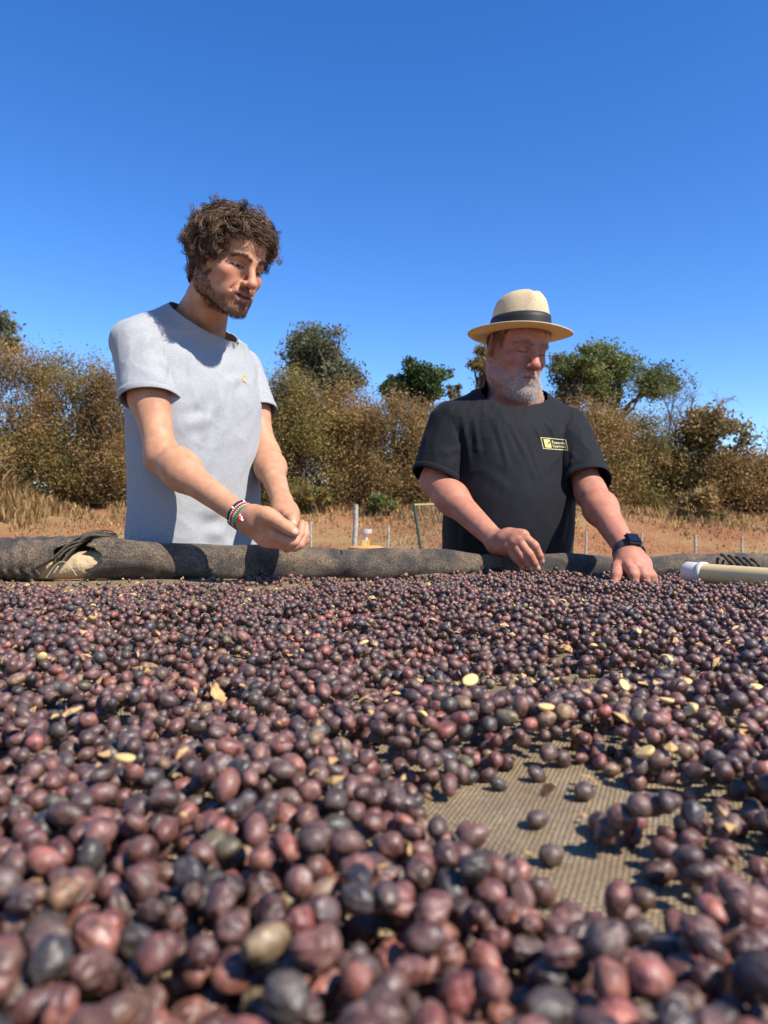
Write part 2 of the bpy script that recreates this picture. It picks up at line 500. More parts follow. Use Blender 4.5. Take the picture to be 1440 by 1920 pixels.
def plant(name, label, cat, px, ytop, ybase, D, wpx, n, pal, seed, leaf=.085, group=None, depth=.8, kind='bush', up=.1, trunk=True, aspect=.45, lumps=16, hollow=0, stretch=.8, lr=(.08, .15)):
    """a bush or tree rooted on the ground at distance D whose crown spans ytop..ybase in the picture"""
    r = np.random.default_rng(seed)
    base = W(px, 960, D); base[2] = gz(base[0], base[1]) - .05; ztop = W(px, ytop, D)[2]; zb = W(px, ybase, D)[2]; wd = wpx * D / FPX
    root = empty(name, base); H = ztop - base[2]; zb = max(zb - base[2], .05); hh = H - zb
    # uneven crown: lumps of many sizes spread through an egg-shaped volume
    lc = []
    for i in range(lumps):
        if kind == 'bush':
            t = r.random(); wr = .5 * wd * (1 - .45 * t ** 2.5) * math.sqrt(r.random()); an = r.uniform(0, 6.28); rad = r.uniform(*lr) * wd
            topz = H * (1 - .22 * (wr * math.cos(an) / (.5 * wd)) ** 2 - .10 * r.random()); lc.append((wr * math.cos(an), wr * math.sin(an) * depth, zb + (topz - zb - rad * .6) * t, rad))
        else:
            if i % 5 == 0:
                limb = nrm(r.normal(size=3) + [0, 0, .15]) * r.uniform(.55, .98)
            d = limb * r.uniform(.55, 1.05) + r.normal(0, .17, 3); rad = r.uniform(*lr) * min(wd, hh * 1.2)
            d /= max(1, np.linalg.norm(d) / 1.04)
            lc.append((d[0] * (.5 * wd - rad * .6), d[1] * (.5 * wd - rad * .6) * depth, zb + hh * .5 + d[2] * (hh * .5 - rad * .6) * (1 - .25 * (d[0]) ** 2), rad))
    lc = np.array(lc); w = lc[:, 3] ** 2; k = r.choice(lumps, n, p=w / w.sum())
    d = r.normal(size=(n, 3)) * (.52 if kind == 'bush' else .48) * lc[k, 3:4]; d[:, 2] *= stretch
    C = lc[k, :3] + d; C[:, 2] = np.clip(C[:, 2], .05, H * 1.04)
    P_ = np.array(PAL[pal]); lump_tint = r.uniform(.68, 1.3, lumps)[k]; pick = r.integers(0, len(P_), lumps)[k]; mixp = np.where(r.random(n) < .45, pick, r.integers(0, len(P_), n))
    col = P_[mixp] * (lump_tint * r.uniform(.82, 1.2, n))[:, None]
    V, F_, c = leaf_quads(C, r.uniform(.6, 1.4, n) * leaf, col, seed + 1, up, aspect, .25, kind == 'bush')
    obj('crown', make_mesh('crown', V, F_, False, c), MAT['veg'], root)
    mb = MB(); bc = (.13, .09, .06) if pal in ('dry', 'olive', 'orange') else (.10, .08, .06)
    if kind == 'tree':
        top = np.array([0, 0, zb + hh * .55]); mb.tube([(0, 0, -.2), (.08, 0, H * .25), (-.05, .05, H * .45), top], [.03 * H, .024 * H, .018 * H, .01 * H], 8, bc)
        for q in lc[:14]: twigs(mb, np.array([0, 0, zb * .8 + q[2] * .1]), [q[:3]], .012 * H, .003 * H, bc, r, .06)
    else:
        for q in lc: twigs(mb, np.array([r.normal(0, .12), r.normal(0, .12), -.05]), [q[:3] + r.normal(0, .5, 3) * q[3] * [1, 1, .6]], .018, .005, bc, r, .08)
        hi_ = lc[np.argsort(-lc[:, 2])[:28]]
        for _ in range(34):
            q = hi_[r.integers(len(hi_))]; a = q[:3] + r.normal(0, .3, 3) * q[3]; e = a + nrm(r.normal(size=3) + [0, 0, .9]) * q[3] * r.uniform(.8, 1.5); e[2] = min(e[2], H * 1.10)
            twigs(mb, a, [e], .008, .003, (.20, .155, .11), r, .08, 4)
    mb.build('trunk' if kind == 'tree' else 'stems', MAT['bark'], root)
    return tag(root, label, cat, group)


def bare_tree(name, label, px, ytop, D, wpx, seed, n1=9, n2=12, n3=7, col=(.16, .12, .095), cat='tree', lean=0):
    r = np.random.default_rng(seed); base = W(px, 960, D); base[2] = gz(base[0], base[1]) - .1; H = W(px, ytop, D)[2] - base[2]; wd = wpx * D / FPX
    root = empty(name, base); mb = MB(); tr = [np.array([0, 0, 0]), np.array([.05, 0, H * .2]), np.array([lean * .4, .05, H * .42])]
    mb.tube(tr, [.03 * H / 2, .022 * H / 2, .016 * H / 2], 7, col); mb.build('trunk', MAT['bark'], root)
    mb = MB()
    for i in range(n1):
        an = r.uniform(0, 6.28); e = np.array([lean + .5 * wd * r.uniform(.3, .95) * math.cos(an), .4 * wd * math.sin(an), H * r.uniform(.62, 1.0)]); s0 = tr[1] + (tr[2] - tr[1]) * r.random()
        twigs(mb, s0, [e], .006 * H, .002 * H, col, r, .05)
        for j in range(n2):
            u = r.uniform(.35, 1); a = s0 * (1 - u) + e * u + [0, 0, .10 * np.linalg.norm(e - s0) * math.sin(math.pi * u)]; d = nrm(r.normal(size=3) + nrm(e - s0) * .9 + [0, 0, .35]); b = a + d * wd * r.uniform(.12, .30)
            twigs(mb, a, [b], .0026 * H, .0010 * H, col, r, .05, 4)
            for k in range(n3):
                a2 = a + (b - a) * r.uniform(.3, 1); twigs(mb, a2, [a2 + nrm(r.normal(size=3) + d * .6) * wd * r.uniform(.05, .12)], .0013 * H, .0007 * H, (.22, .17, .13), r, .04, 3)
    mb.build('branches', MAT['bark'], root)
    return tag(root, label, cat)


def build_plants():
    G1 = 'dry bushes forming the hedge on the bank'
    hedge = [  # px, top, base, D, width, leaves, palette, label
        (-150, 650, 960, 17.5, 260, 9000, 'dry', 'brown dry bush at the far left edge of the hedge'),
        (25, 632, 955, 17, 230, 12000, 'dry', 'tall brown dry bush below the leafy tree top at far left'),
        (130, 635, 950, 17.5, 210, 13000, 'olive', 'brown-olive dense bush left of the young person in the grey shirt'),
        (215, 690, 950, 17, 170, 9000, 'dry', 'dry bush just behind the right sleeve of the young person'),
        (330, 690, 950, 17.6, 220, 5000, 'olive', 'dry olive bush mostly hidden behind the grey t-shirt'),
        (455, 700, 955, 17.2, 180, 8000, 'dry', 'dry bush half hidden behind the left arm of the young person'),
        (545, 690, 955, 16.6, 210, 14000, 'olive', 'yellowish-olive dry bush right of the grey t-shirt'),
        (640, 715, 955, 17.2, 210, 14000, 'dry', 'russet dry bush below the tall grey-green tree'),
        (735, 730, 955, 16.8, 200, 12000, 'dry', 'pale brown dry bush behind the grey wooden post'),
        (815, 740, 955, 17.4, 190, 9000, 'dry', 'brown dry bush left of the black shirt behind the green goal'),
        (930, 740, 950, 17.8, 230, 5000, 'dry', 'dry bush hidden behind the black t-shirt'),
        (1095, 735, 950, 16.8, 210, 13000, 'dry', 'russet dry bush right of the chest badge'),
        (1180, 760, 955, 17.3, 200, 11000, 'olive', 'olive dry bush below the flat-topped green tree'),
        (1400, 845, 985, 16.5, 190, 11000, 'dry', 'brown dry bush at the right edge of the picture'),
        (1245, 815, 985, 18.2, 200, 8000, 'olive', 'olive dry bush standing behind the leafless twiggy tree'),
        (1300, 880, 985, 17.4, 190, 7500, 'dry', 'low dry bush below the tree with orange leaves'),
        (1560, 820, 985, 17, 260, 7000, 'dry', 'dry bush beyond the right edge of the hedge')]
    for i, (px, yt, yb, D, w, n, pal, lab) in enumerate(hedge):
        plant('dry_bush', lab, 'bush', px, yt, yb + 25, D, w, int(n * 3.7), pal, 100 + i, .058, G1, depth=.75, up=.22, aspect=.5, lumps=80, lr=(.10, .19), stretch=1.0)
    T_ = 'trees rising behind the hedge'
    plant('leafy_tree', 'leafy grey-green tree top cut by the left edge', 'tree', -30, 552, 700, 21, 160, 9425, 'greygreen', 301, 0.136, T_, kind='tree', aspect=.42, lumps=42)
    plant('leafy_tree', 'tallest grey-green tree between the two people', 'tree', 622, 592, 770, 23, 205, 13050, 'greygreen', 302, 0.129, T_, kind='tree', aspect=.42, lumps=60)
    plant('leafy_tree', 'small dark dense tree top left of the tallest tree', 'tree', 556, 628, 740, 25, 52, 3190, 'dark', 303, 0.122, T_, kind='tree', lumps=24)
    plant('dark_tree', 'dark green round-headed tree left of the black t-shirt', 'tree', 790, 664, 790, 30, 125, 10875, 'dark', 304, 0.136, T_, kind='tree', lumps=36, aspect=.6)
    plant('dark_tree', 'small dark tree between the tallest tree and the round-headed one', 'tree', 738, 690, 790, 31, 70, 3770, 'dark', 314, 0.136, T_, kind='tree', lumps=24, aspect=.6)
    plant('vine_tree', 'vine-covered green tree behind the straw hat', 'tree', 905, 620, 800, 22, 110, 9425, 'olive', 305, 0.095, T_, kind='tree', lumps=36)
    plant('flat_tree', 'large spreading green tree right of the straw hat', 'tree', 1150, 630, 800, 22, 250, 21750, 'green', 306, 0.102, T_, kind='tree', stretch=.5, lr=(.09, .17), lumps=90, aspect=.4)
    plant('flat_tree', 'green tree with dry top just behind the hat brim', 'tree', 1075, 640, 790, 21, 130, 9500, 'green', 307, 0.095, T_, kind='tree', stretch=.5, lr=(.09, .17), lumps=36)
    plant('autumn_tree', 'sparse tree with orange and olive leaves near right edge', 'tree', 1325, 745, 1000, 17, 215, 8200, 'orange', 308, 0.109, T_, kind='tree', lumps=48, aspect=.5)
    plant('sparse_tree', 'thin grey-green sapling between the dark tree and hat', 'tree', 850, 676, 780, 24, 40, 725, 'greygreen', 309, 0.109, T_, kind='tree', lumps=18)
    bare_tree('bare_tree', 'leafless twiggy tree between the green and orange-leaved trees', 1270, 725, 18, 190, 401)
    bare_tree('bare_tree', 'small bare tree at the far right skyline', 1440, 790, 24, 90, 402, 6, 6, 3)
    plant('green_shrub', 'low bright green shrub at the hedge foot beside the wooden post', 'shrub', 715, 925, 985, 15.4, 75, 1100, 'green', 501, .10, None, lumps=8)
    plant('leafy_shrub', 'low shrub with pale leaves at hedge foot near right edge', 'shrub', 1300, 905, 985, 15.2, 110, 2200, 'orange', 502, .11, None, lumps=10)
    plant('leafy_shrub', 'yellow-green low shrub at hedge foot right of the grey shirt', 'shrub', 590, 890, 975, 15.6, 80, 1500, 'olive', 503, .10, None, lumps=8)
    # dry grass, uncountable
    r = np.random.default_rng(77); n = 48000
    x = r.uniform(-15, 15, n); y = 8 + 9.5 * r.random(n) ** .6
    dens = .6 + .4 * sstep(11, 14.5, y + 1.2 * np.sin(x * .8) + .8 * np.sin(x * 2.3)); clump = (np.sin(x * 2.1 + np.sin(y * 1.9)) + np.sin(x * 5.3 + y * 3.1)) > -1.3
    k = (r.random(n) < dens) & clump; x, y = x[k], y[k]; n = len(x); z = gz(x, y)
    tall = .05 + .13 * sstep(13.5, 16, y + .7 * np.sin(x * 1.3)) + .65 * sstep(-6.5, -9.0, x * (16 / y)) * sstep(13.5, 15.5, y)
    h = tall * r.uniform(.5, 1.4, n); an = r.uniform(0, 6.28, n); ln = r.uniform(.15, .75, n) * h; wv = r.uniform(.007, .018, n) * (1 + tall)
    b = np.stack([x, y, z - .02], 1); t = b + np.stack([np.cos(an) * ln, np.sin(an) * ln, h], 1); md = (b + t) / 2 + np.stack([0 * h, 0 * h, h * .16], 1)
    s = np.stack([np.cos(an + 1.57 + r.normal(0, .5, n)), np.sin(an + 1.57), 0 * an], 1) * wv[:, None]
    V = np.stack([b - s, b + s, md + s * .8, md - s * .8, t], 1).reshape(-1, 3); o = np.arange(n)[:, None] * 5
    F3 = np.concatenate([o + [[0, 1, 2]], o + [[0, 2, 3]], o + [[3, 2, 4]]]); pal = np.array([(.33, .205, .09), (.42, .28, .125), (.27, .16, .07), (.22, .13, .06), (.36, .25, .10)])
    pal2 = np.array([(.31, .165, .075), (.27, .135, .06), (.37, .21, .095), (.33, .19, .085), (.26, .14, .06)])
    near = sstep(13.6, 12.2, y + .8 * np.sin(x * .9))[:, None]; ki = r.integers(0, 5, n); c = (pal[ki] * (1 - near) + pal2[ki] * near) * r.uniform(.7, 1.3, (n, 1))
    tag(obj('dry_grass', make_mesh('dry_grass', V, F3, False, np.repeat(c, 5, 0)), MAT['veg']), 'straw-coloured dry grass covering the bank below the hedge', 'grass', kind='stuff')


# ------------------------------------------------------------------ things standing between the bed and the bank
def build_yard():
    grey = simple('weathered_wood', (.33, .31, .26), .9, .1, 12, .3, bump=.5)
    def post(px, yt, D, r, label, name='fence_stake', tilt=0, cap=False):
        b = W(px, 1030, D); b[2] = gz(b[0], b[1]) - .15; t = W(px + tilt, yt, D); h = t - b; root_m = MB()
        rs = np.random.default_rng(int(px)); P = [h * u + np.array([rs.normal(0, .006), 0, 0]) * (0 < u < 1) for u in np.linspace(0, 1, 7)]
        root_m.tube(P, np.linspace(r * 1.08, r * .95, 7), 9); o = root_m.build(name, grey, None, True); o.location = b
        return tag(o, label, 'post', 'grey stakes in a row before the bank' if name == 'fence_stake' else None)
    post(665, 946, 10.5, .036, 'thick grey weathered wooden post behind the yellow machine', 'wooden_post', 2)
    for px, yt, lab in ((582, 978, 'thin grey stake just right of the cupped hands'), (727, 985, 'thin grey stake right of the yellow machine'), (240, 960, 'thin grey stake at the left edge of the grey t-shirt'),
                        (1100, 997, 'thin grey stake nearest the black t-shirt'), (1203, 999, 'thin grey stake above the wrist watch'), (1302, 1003, 'thin grey stake above the white pipe cap'), (1392, 1006, 'rightmost thin grey stake near the picture edge')):
        post(px, yt, 11, .0165 if px != 1302 else .02, lab, 'fence_stake', r_tilt.get(px, 0))
    # yellow machine with round lid
    D = 8.0; c = W(688, 1024, D); s = D / FPX; mt = empty('yellow_machine', (c[0], c[1], gz(c[0], c[1]))); z = c[2] - gz(c[0], c[1])
    yel = simple('yellow_paint', (.62, .36, .05), .45, .4, 20, .2); ylid = simple('orange_lid', (.55, .27, .07), .55, .4, 9, .25); met = simple('dull_metal', (.55, .53, .50), .4, .5, 30, .15, metal=.3)
    n = 28; t = np.linspace(0, 6.2832, n, endpoint=False)
    def disc(mb, r0, z0, r1, z1, cx=0): mb.add(([(cx + r0 * math.cos(a), r0 * math.sin(a), z0) for a in t] + [(cx + r1 * math.cos(a), r1 * math.sin(a), z1) for a in t]) * 2, [(i, (i + 1) % n, n + (i + 1) % n, n + i) for i in range(n)] + [tuple(range(2 * n, 3 * n))[::-1], tuple(range(3 * n, 4 * n))])
    mb = MB(); disc(mb, .17, .10, .185, z - .05); mb.build('drum', yel, mt)
    mb = MB(); disc(mb, .205, z - .045, .205, z - .012); disc(mb, .2, z - .0118, .13, z + .006); mb.build('lid', ylid, mt)
    mb = MB(); disc(mb, .214, z - .060, .214, z - .0455); mb.build('lid_rim', yel, mt)
    for dx in (-.035, .015):
        mb = MB(); mb.box((dx, 0, z + .035), (.028, .05, .062)); mb.build('bracket', yel, mt, False)
    mb = MB(); disc(mb, .022, z + .004, .018, z + .13, -.01); mb.build('stem', met, mt)
    mb = MB(); disc(mb, .060, z + .14, .064, z + .185, -.01); disc(mb, .03, z + .122, .058, z + .1395, -.01); mb.build('cap', met, mt)
    for a in (.6, 2.7, 4.7):
        mb = MB(); mb.tube([(.16 * math.cos(a), .16 * math.sin(a), -.02), (.15 * math.cos(a), .15 * math.sin(a), .14)], .018, 8); mb.build('leg', yel, mt)
    tag(mt, 'yellow round-topped machine with metal cap standing behind the bed', 'machine')
    # green frame with wire net
    D = 9.0; a = W(776, 947, D); b = W(790, 1036, D); e = W(880, 944, D + .6); g0 = gz(a[0], a[1]); fr = empty('goal', (a[0], a[1], g0))
    gp = simple('green_tube', (.02, .06, .045), .45, .4); o = np.array([a[0], a[1], g0]); foot = b + (b - a) * ((b[2] - g0) / (a[2] - b[2])); f2 = foot + (e - a)
    for nm, q0, q1 in (('post', foot, a), ('crossbar', a, e), ('post', f2, e)):
        mb = MB(); mb.tube([q0 - o, q1 - o], .017, 8); mb.build(nm, gp if nm == 'post' else simple('brass_tube', (.24, .22, .10), .5, .4), fr)
    mb = MB(); bk = np.array([0, .9, 0])
    for i in range(16):
        u = i / 15; p0 = a + (e - a) * u
        for sg in (-1, 1):
            q = [p0 + (e - a) * (sg * v * .35) + np.array([0, .12 * v, -.62 * v]) - o for v in (0, .33, .66, 1)]
            mb.tube(q, .0028, 4)
    mb.build('wire_net', simple('wire', (.16, .14, .10), .6, .4), fr)
    tag(fr, 'dark green metal goal with wire net left of the black t-shirt', 'goal')
    # scrap of white plastic on the bank
    c = W(157, 975, 13.3); c[2] = gz(c[0], c[1]) + .05; rs = np.random.default_rng(5); mb = MB(); q = [(.10 * math.cos(t_) * rs.uniform(.6, 1), .04 * rs.normal(), .11 * math.sin(t_) * rs.uniform(.6, 1)) for t_ in np.linspace(0, 6.0, 11)]
    mb.add([(0, -.05, 0)] + q + [(x_ * .9, y_ + .012, z_ * .9) for x_, y_, z_ in q] , [(0, 1 + i, 1 + (i + 1) % 11) for i in range(11)] + [(1 + i, 1 + (i + 1) % 11, 12 + (i + 1) % 11, 12 + i) for i in range(11)])
    o2 = mb.build('plastic_scrap', simple('white_plastic', (.7, .68, .64), .5, .3), None, False); o2.location = c; tag(o2, 'crumpled white plastic scrap lying in dry grass on the left', 'litter')


r_tilt = {582: 1, 727: 1, 240: 2, 1100: -1, 1203: 1, 1302: 1, 1392: 0}


# ------------------------------------------------------------------ the drying bed
ROLL = np.array([  # picture x, top y, distance, radius of the rolled net
    (-900, 1008, 1.58, .048), (-420, 1010, 1.60, .048), (0, 1014, 1.62, .047), (120, 1013, 1.635, .046), (200, 1012, 1.65, .044), (330, 1019, 1.67, .043), (450, 1026, 1.69, .040), (600, 1030, 1.72, .038), (720, 1031, 1.75, .037),
    (820, 1033, 1.80, .036), (900, 1038, 1.83, .034), (1000, 1041, 1.86, .034), (1100, 1043, 1.88, .033), (1200, 1045, 1.90, .033), (1320, 1041, 1.915, .034), (1440, 1037, 1.93, .035), (1900, 1042, 2.0, .036)])
RC = np.array([W(a, b, c) - [0, 0, d] for a, b, c, d in ROLL])


def roll_at(x):
    return np.array([np.interp(x, RC[:, 0], RC[:, i]) for i in range(3)]), np.interp(x, RC[:, 0], ROLL[:, 3])


def bed_z(x, y):
    x = np.asarray(x, float); y = np.asarray(y, float)
    return BED + .0025 * np.sin(x * 9 + 1.1 * np.sin(y * 7)) + .002 * np.sin(y * 13 + x * 5) - .004 * sstep(.0, .5, np.abs(x)) * sstep(.6, 0, y)


def build_bed():
    bed = empty('drying_bed', (0, 1.0, 0)); off = np.array([0, 1.0, 0])
    # net sheet
    xs = np.linspace(-1.9, 1.9, 150); us = np.linspace(0, 1, 100); V = []; uv = []
    yfar = np.array([roll_at(x)[0][1] + roll_at(x)[1] * .3 for x in xs])
    for u in us:
        y = -.55 + u * (yfar + .55); z = bed_z(xs, y) + .010 * sstep(.08, .0, yfar - y) * 0
        V.append(np.stack([xs, y, z], 1)); uv.append(np.stack([xs, y], 1))
    V = np.concatenate(V); uv = np.concatenate(uv); n = len(xs); i, j = np.meshgrid(np.arange(n - 1), np.arange(len(us) - 1)); b = (j * n + i).ravel()
    obj('net_sheet', make_mesh('net_sheet', V - off, np.stack([b, b + 1, b + n + 1, b + n], 1), True, None, uv), MAT['net_bed'], bed)
    # pole inside the roll
    P = np.array([roll_at(x)[0] - [0, 0, roll_at(x)[1] * .22] for x in np.linspace(-1.5, 1.6, 30)]); mb = MB(); mb.tube(P - off, .031, 16); mb.build('pole', MAT['wood'], bed)

    def wrap(name, x0, x1, extra, ripples, seed, ragged):
        r = np.random.default_rng(seed); nx = int((x1 - x0) / .006); nt = 56; xs = np.linspace(x0, x1, nx); V = []; uv = []
        ph = r.uniform(0, 6.28, 8); jag = r.normal(0, 1, nt + 1); jag[-1] = jag[0]
        for i, x in enumerate(xs):
            c, rad = roll_at(x); c2, _ = roll_at(x + .01); T = nrm(c2 - c); e1 = nrm(np.cross(T, [0, 0, 1])); e2 = np.cross(e1, T)
            for k in range(nt + 1):
                t = 2 * math.pi * k / nt + math.pi; xr = x
                q = rad + extra + .0022 * math.sin(x * 17 + 2 * t + ph[0]) + .0016 * math.sin(x * 41 - 3 * t + ph[1]) + .0012 * math.sin(x * 9 + 5 * t + ph[2])
                if ripples: q += .0032 * math.sin((x * 1.0 + t * .028) * 210 + 1.5 * math.sin(t * 2)) * sstep(x1 - .45, x1 - .1, x) + .008 * sstep(x1 - .16, x1 - .03, x) * (.5 + .5 * math.sin(t + .5)) + .0012 * math.sin(t * 5 + x * 30)
                for tx in TIES: q -= .0030 * math.exp(-((x - tx) / .009) ** 2)
                sh = 0
                if ragged and x - x0 < .16: sh = (.022 * math.sin(t * 2 + 1) + .008 * math.sin(t * 5 + .7) + .006 * math.sin(t * 11 + 2) + jag[k] * .007) * (1 - (x - x0) / .16)
                if ripples and x1 - x < .2: sh = (.06 * math.cos(t - 2.2) + .008 * math.sin(t * 9)) * (1 - (x1 - x) / .2)
                fl = max(0, -math.sin(t)) ; q *= 1 - .10 * fl
                V.append(c + T * sh + (math.cos(t) * e1 + math.sin(t) * e2) * q); uv.append((x, t * .042))
        n = nt + 1; F_ = [(i * n + k, i * n + k + 1, (i + 1) * n + k + 1, (i + 1) * n + k) for i in range(nx - 1) for k in range(nt)]
        o = obj(name, make_mesh(name, np.array(V) - off, np.array(F_), True, None, np.array(uv)), MAT['net_roll'], bed); md = o.modifiers.new('thick', 'SOLIDIFY'); md.thickness = .003; md.offset = -1
        return o
    TIES = [W(p, 1040, 1.75)[0] for p in (330, 640, 905, 1175)]
    wrap('rolled_net', W(178, 1040, 1.65)[0], 1.6, 0, False, 1, True)
    o = wrap('bunched_net', -1.5, W(128, 1040, 1.635)[0], .001, True, 2, False); o['label'] = 'wrinkled net end bunched and torn beside the bare pole'
    dk = simple('black_wire', (.03, .026, .022), .6, .4)
    for tx in TIES:
        c, rad = roll_at(tx); T = nrm(roll_at(tx + .01)[0] - c); P, _, _ = ring_path(c, T, rad - .0012, rad - .0012, (0, 0, 1), 40); mb = MB(); closed_tube(mb, P - off, .0016, 5); mb.build('wire_tie', dk, bed)
    # twisted knot of torn net on top of the bare pole
    r = np.random.default_rng(8); ca = W(112, 1045, 1.60); cb = W(165, 1000, 1.63); cc = W(208, 1012, 1.66); mb = MB()
    for k in range(11):
        o1, o2, o3 = r.normal(0, .007, 3), r.normal(0, .008, 3), r.normal(0, .007, 3); pts = []
        for u in np.linspace(0, 1, 14):
            b_ = ca * (1 - u) ** 2 + 2 * u * (1 - u) * (cb + [0, 0, .018]) + cc * u * u; tw = 9 * u + k; pts.append(b_ + o1 * (1 - u) + o2 * u + np.array([.004 * math.cos(tw), .004 * math.sin(tw), .004 * math.sin(tw * 1.3)]) - off)
        mb.tube(pts, np.linspace(.0075, .0045, 14) * r.uniform(.6, 1.2), 7, flat=.55)
    for k in range(16):
        b_ = cc + r.normal(0, .008, 3); e = b_ + np.array([r.uniform(-.02, .03), r.normal(0, .01), r.uniform(-.03, .012)]); mb.tube([b_ - off, (b_ + e) / 2 + r.normal(0, .006, 3) - off, e - off], .0009, 4)
    mb.build('net_knot', simple('old_net', (.075, .06, .045), .8, .2, 220, .5, bump=.8), bed)
    mb = MB(); pa = W(95, 1082, 1.58); pts = [pa + np.array([.055 * u, -.02, .035 * math.sin(u * 2.6) - .0 * u]) - off for u in np.linspace(0, 1.15, 10)]; mb.tube(pts, .0009, 5); mb.build('loose_wire', simple('pale_wire', (.45, .36, .22), .5, .4), bed)
    # bunched strap near the right end of the roll
    mb = MB()
    for k in range(5):
        pts = [W(1352 + 14 * k + 26 * u, 1040 + 30 * u ** 1.6 + 2 * k, 1.885 - .006 * k - .02 * math.sin(u * 3)) - off for u in np.linspace(0, 1, 9)]; mb.tube(pts[::1], .004, 6)
    mb.build('net_strap', simple('old_net_strap', (.06, .05, .04), .8, .2, 200, .5, bump=.8), bed)
    # frayed tufts where the roll is torn
    mb = MB()
    for px in (880, 905, 925, 955, 968, 1255, 1262):
        c = W(px, 1070, 1.80)
        for k in range(9): e = c + np.array([r.normal(0, .014), -.012 - abs(r.normal(0, .01)), r.normal(0, .008)]); mb.tube([c - off, (c + e) / 2 + r.normal(0, .005, 3) - off, e - off], .0010, 4)
    mb.build('frayed_threads', dk, bed)
    # timber frame and legs below
    for x in (-1.5, -.5, .5, 1.5):
        for y in (-.4, 1.75 + .13 * (x + 1) * .5):
            mb = MB(); mb.tube([(x, y - 1, -.05), (x + .01, y - 1, BED - .065)], .035, 10); mb.build('leg', MAT['wood'], bed)
        mb = MB(); mb.tube([(x, -1.45, BED - .04), (x, .80 + .06 * x, BED - .04)], .022, 10); mb.build('crossbeam', MAT['wood'], bed)
    tag(bed, 'raised coffee drying bed with brown net sheet and rolled black net edge', 'drying bed')


build_ground()
build_plants()
build_yard()

# ------------------------------------------------------------------ people
def head_ops(S, o, Mh, s, P):
    """add a head to sculpt S; local frame: face towards -y, x to the viewer's right, eyes at z = 0"""
    zs = P.get('zs', 1.0)
    T = lambda x, y, z: np.asarray(o) + s * (Mh @ np.array([x, y, z * (zs if z < 0 else 1)], float))
    def E_(c, r, k=.012, sub=False, R=None): S.ell(T(*c), np.array(r) * s, Mh if R is None else Mh @ R, k * s, sub)
    def C_(a, b, ra, rb, k=.012, sub=False): S.cap(T(*a), T(*b), ra * s, rb * s, k * s, sub)
    w = P.get('wide', 1.0); jw = P.get('jaw', 1.0)
    E_((0, .014, .034), (.075, .096, .083))
    E_((0, -.036, .045), (.060, .056, .052), .03)
    E_((0, -.03, -.025), (.058 * w, .056, .07), .03)
    for q in (-1, 1):
        E_((q * .043 * w, -.054, -.026), (.023, .026, .02), .02)
        C_((q * .053 * jw, .0, -.066), (q * .02, -.07, -.098), .02, .019, .025)
        C_((q * .058 * w, .005, -.02), (q * .053 * jw, .0, -.07), .018, .02, .025)
        E_((q * .03 * jw, -.055, -.06), (.022, .028, .03), .02)
        C_((q * .010, -.089, .019), (q * .044, -.072, .021), .0085, .007, .012)
    E_((0, -.083, -.104), (.021, .017, .015), .016)
    E_((0, -.068, -.068), (.034, .028, .03), .02)
    if P.get('jowl'):
        for q in (-1, 1): E_((q * .045, -.03, -.085), (.026, .034, .024), .025)
        E_((0, -.035, -.118), (.045, .045, .022), .03)
    for q in (-1, 1):
        E_((q * .031, -.0925, -.002), (.0175, .012, .0105), .012, True)
        E_((q * .031, -.0695, -.001), (.0145, .0135, .0118), .004)
        C_((q * .0205, -.0795, -.001), (q * .0415, -.0745, -.003), .0035, .0032, .004)
        # fold above and bag under the eye
        C_((q * .018, -.085, .0105), (q * .045, -.073, .0085), .0042, .0042, .006)
        C_((q * .019, -.081, -.0125), (q * .043, -.071, -.013), .003 * P.get('bag', 1), .003 * P.get('bag', 1), .007)
    ns = P.get('nose', 1.0)
    C_((0, -.087, .012), (0, -.111, -.03), .0075 * ns, .0105 * ns, .012)
    E_((0, -.1145, -.035), (.0125 * ns, .0115, .011), None, False) if False else E_((0, -.1135, -.035), (.0125 * ns, .0115, .0105), .008)
    for q in (-1, 1):
        E_((q * .0125 * ns, -.1, -.039), (.0085, .0115, .008), .005)
        E_((q * .0065, -.107, -.0465), (.0035, .0055, .004), .003, True)
        # fold from nose to mouth corner
        C_((q * .021 * ns, -.093, -.038), (q * .033, -.083, -.062), .0025, .002, .008, True)
    gap = P.get('gap', .0)
    for q in (-1, 1):
        C_((0, -.0985, -.0618), (q * .014, -.0955, -.0605), .0042, .0044, .004)
        mc = P.get('corner', 0); C_((q * .014, -.0955, -.0608 - mc * .3), (q * .026, -.0855, -.0665 - mc), .0042, .0025, .004)
        C_((0, -.0962, -.0745 - gap), (q * .013, -.093, -.0738 - gap), .0056, .0052, .004)
        C_((q * .013, -.093, -.0738 - gap), (q * .026, -.0855, -.0675 - mc), .0052, .0025, .004)
        C_((0, -.101, -.0678 - gap / 2), (q * .025, -.0885, -.0672 - mc), .0014 + gap * .45, .0007, .0015, True)
        # ear
        Re = Rz(q * math.radians(P.get('eara', 24))) @ Rx(math.radians(-12))
        er = P.get('ear', 1.0)
        ex = P.get('earx', .077 * w); E_((q * ex, .014, -.004), (.0075, .017 * er, .030 * er), .006, False, Re)
        E_((q * (ex + .0065), .0105, .0), (.006, .0105 * er, .020 * er), .004, True, Re)
        E_((q * ex, .006, -.009), (.006, .006, .007), .004)
        E_((q * (ex - .002), .004, -.031 * er), (.007, .008, .010), .006)
    return T


def head_local(V, o, Mh, s, zs=1.0): L = (V - np.asarray(o)) @ Mh / s; L[:, 2] = np.where(L[:, 2] < 0, L[:, 2] / zs, L[:, 2]); return L


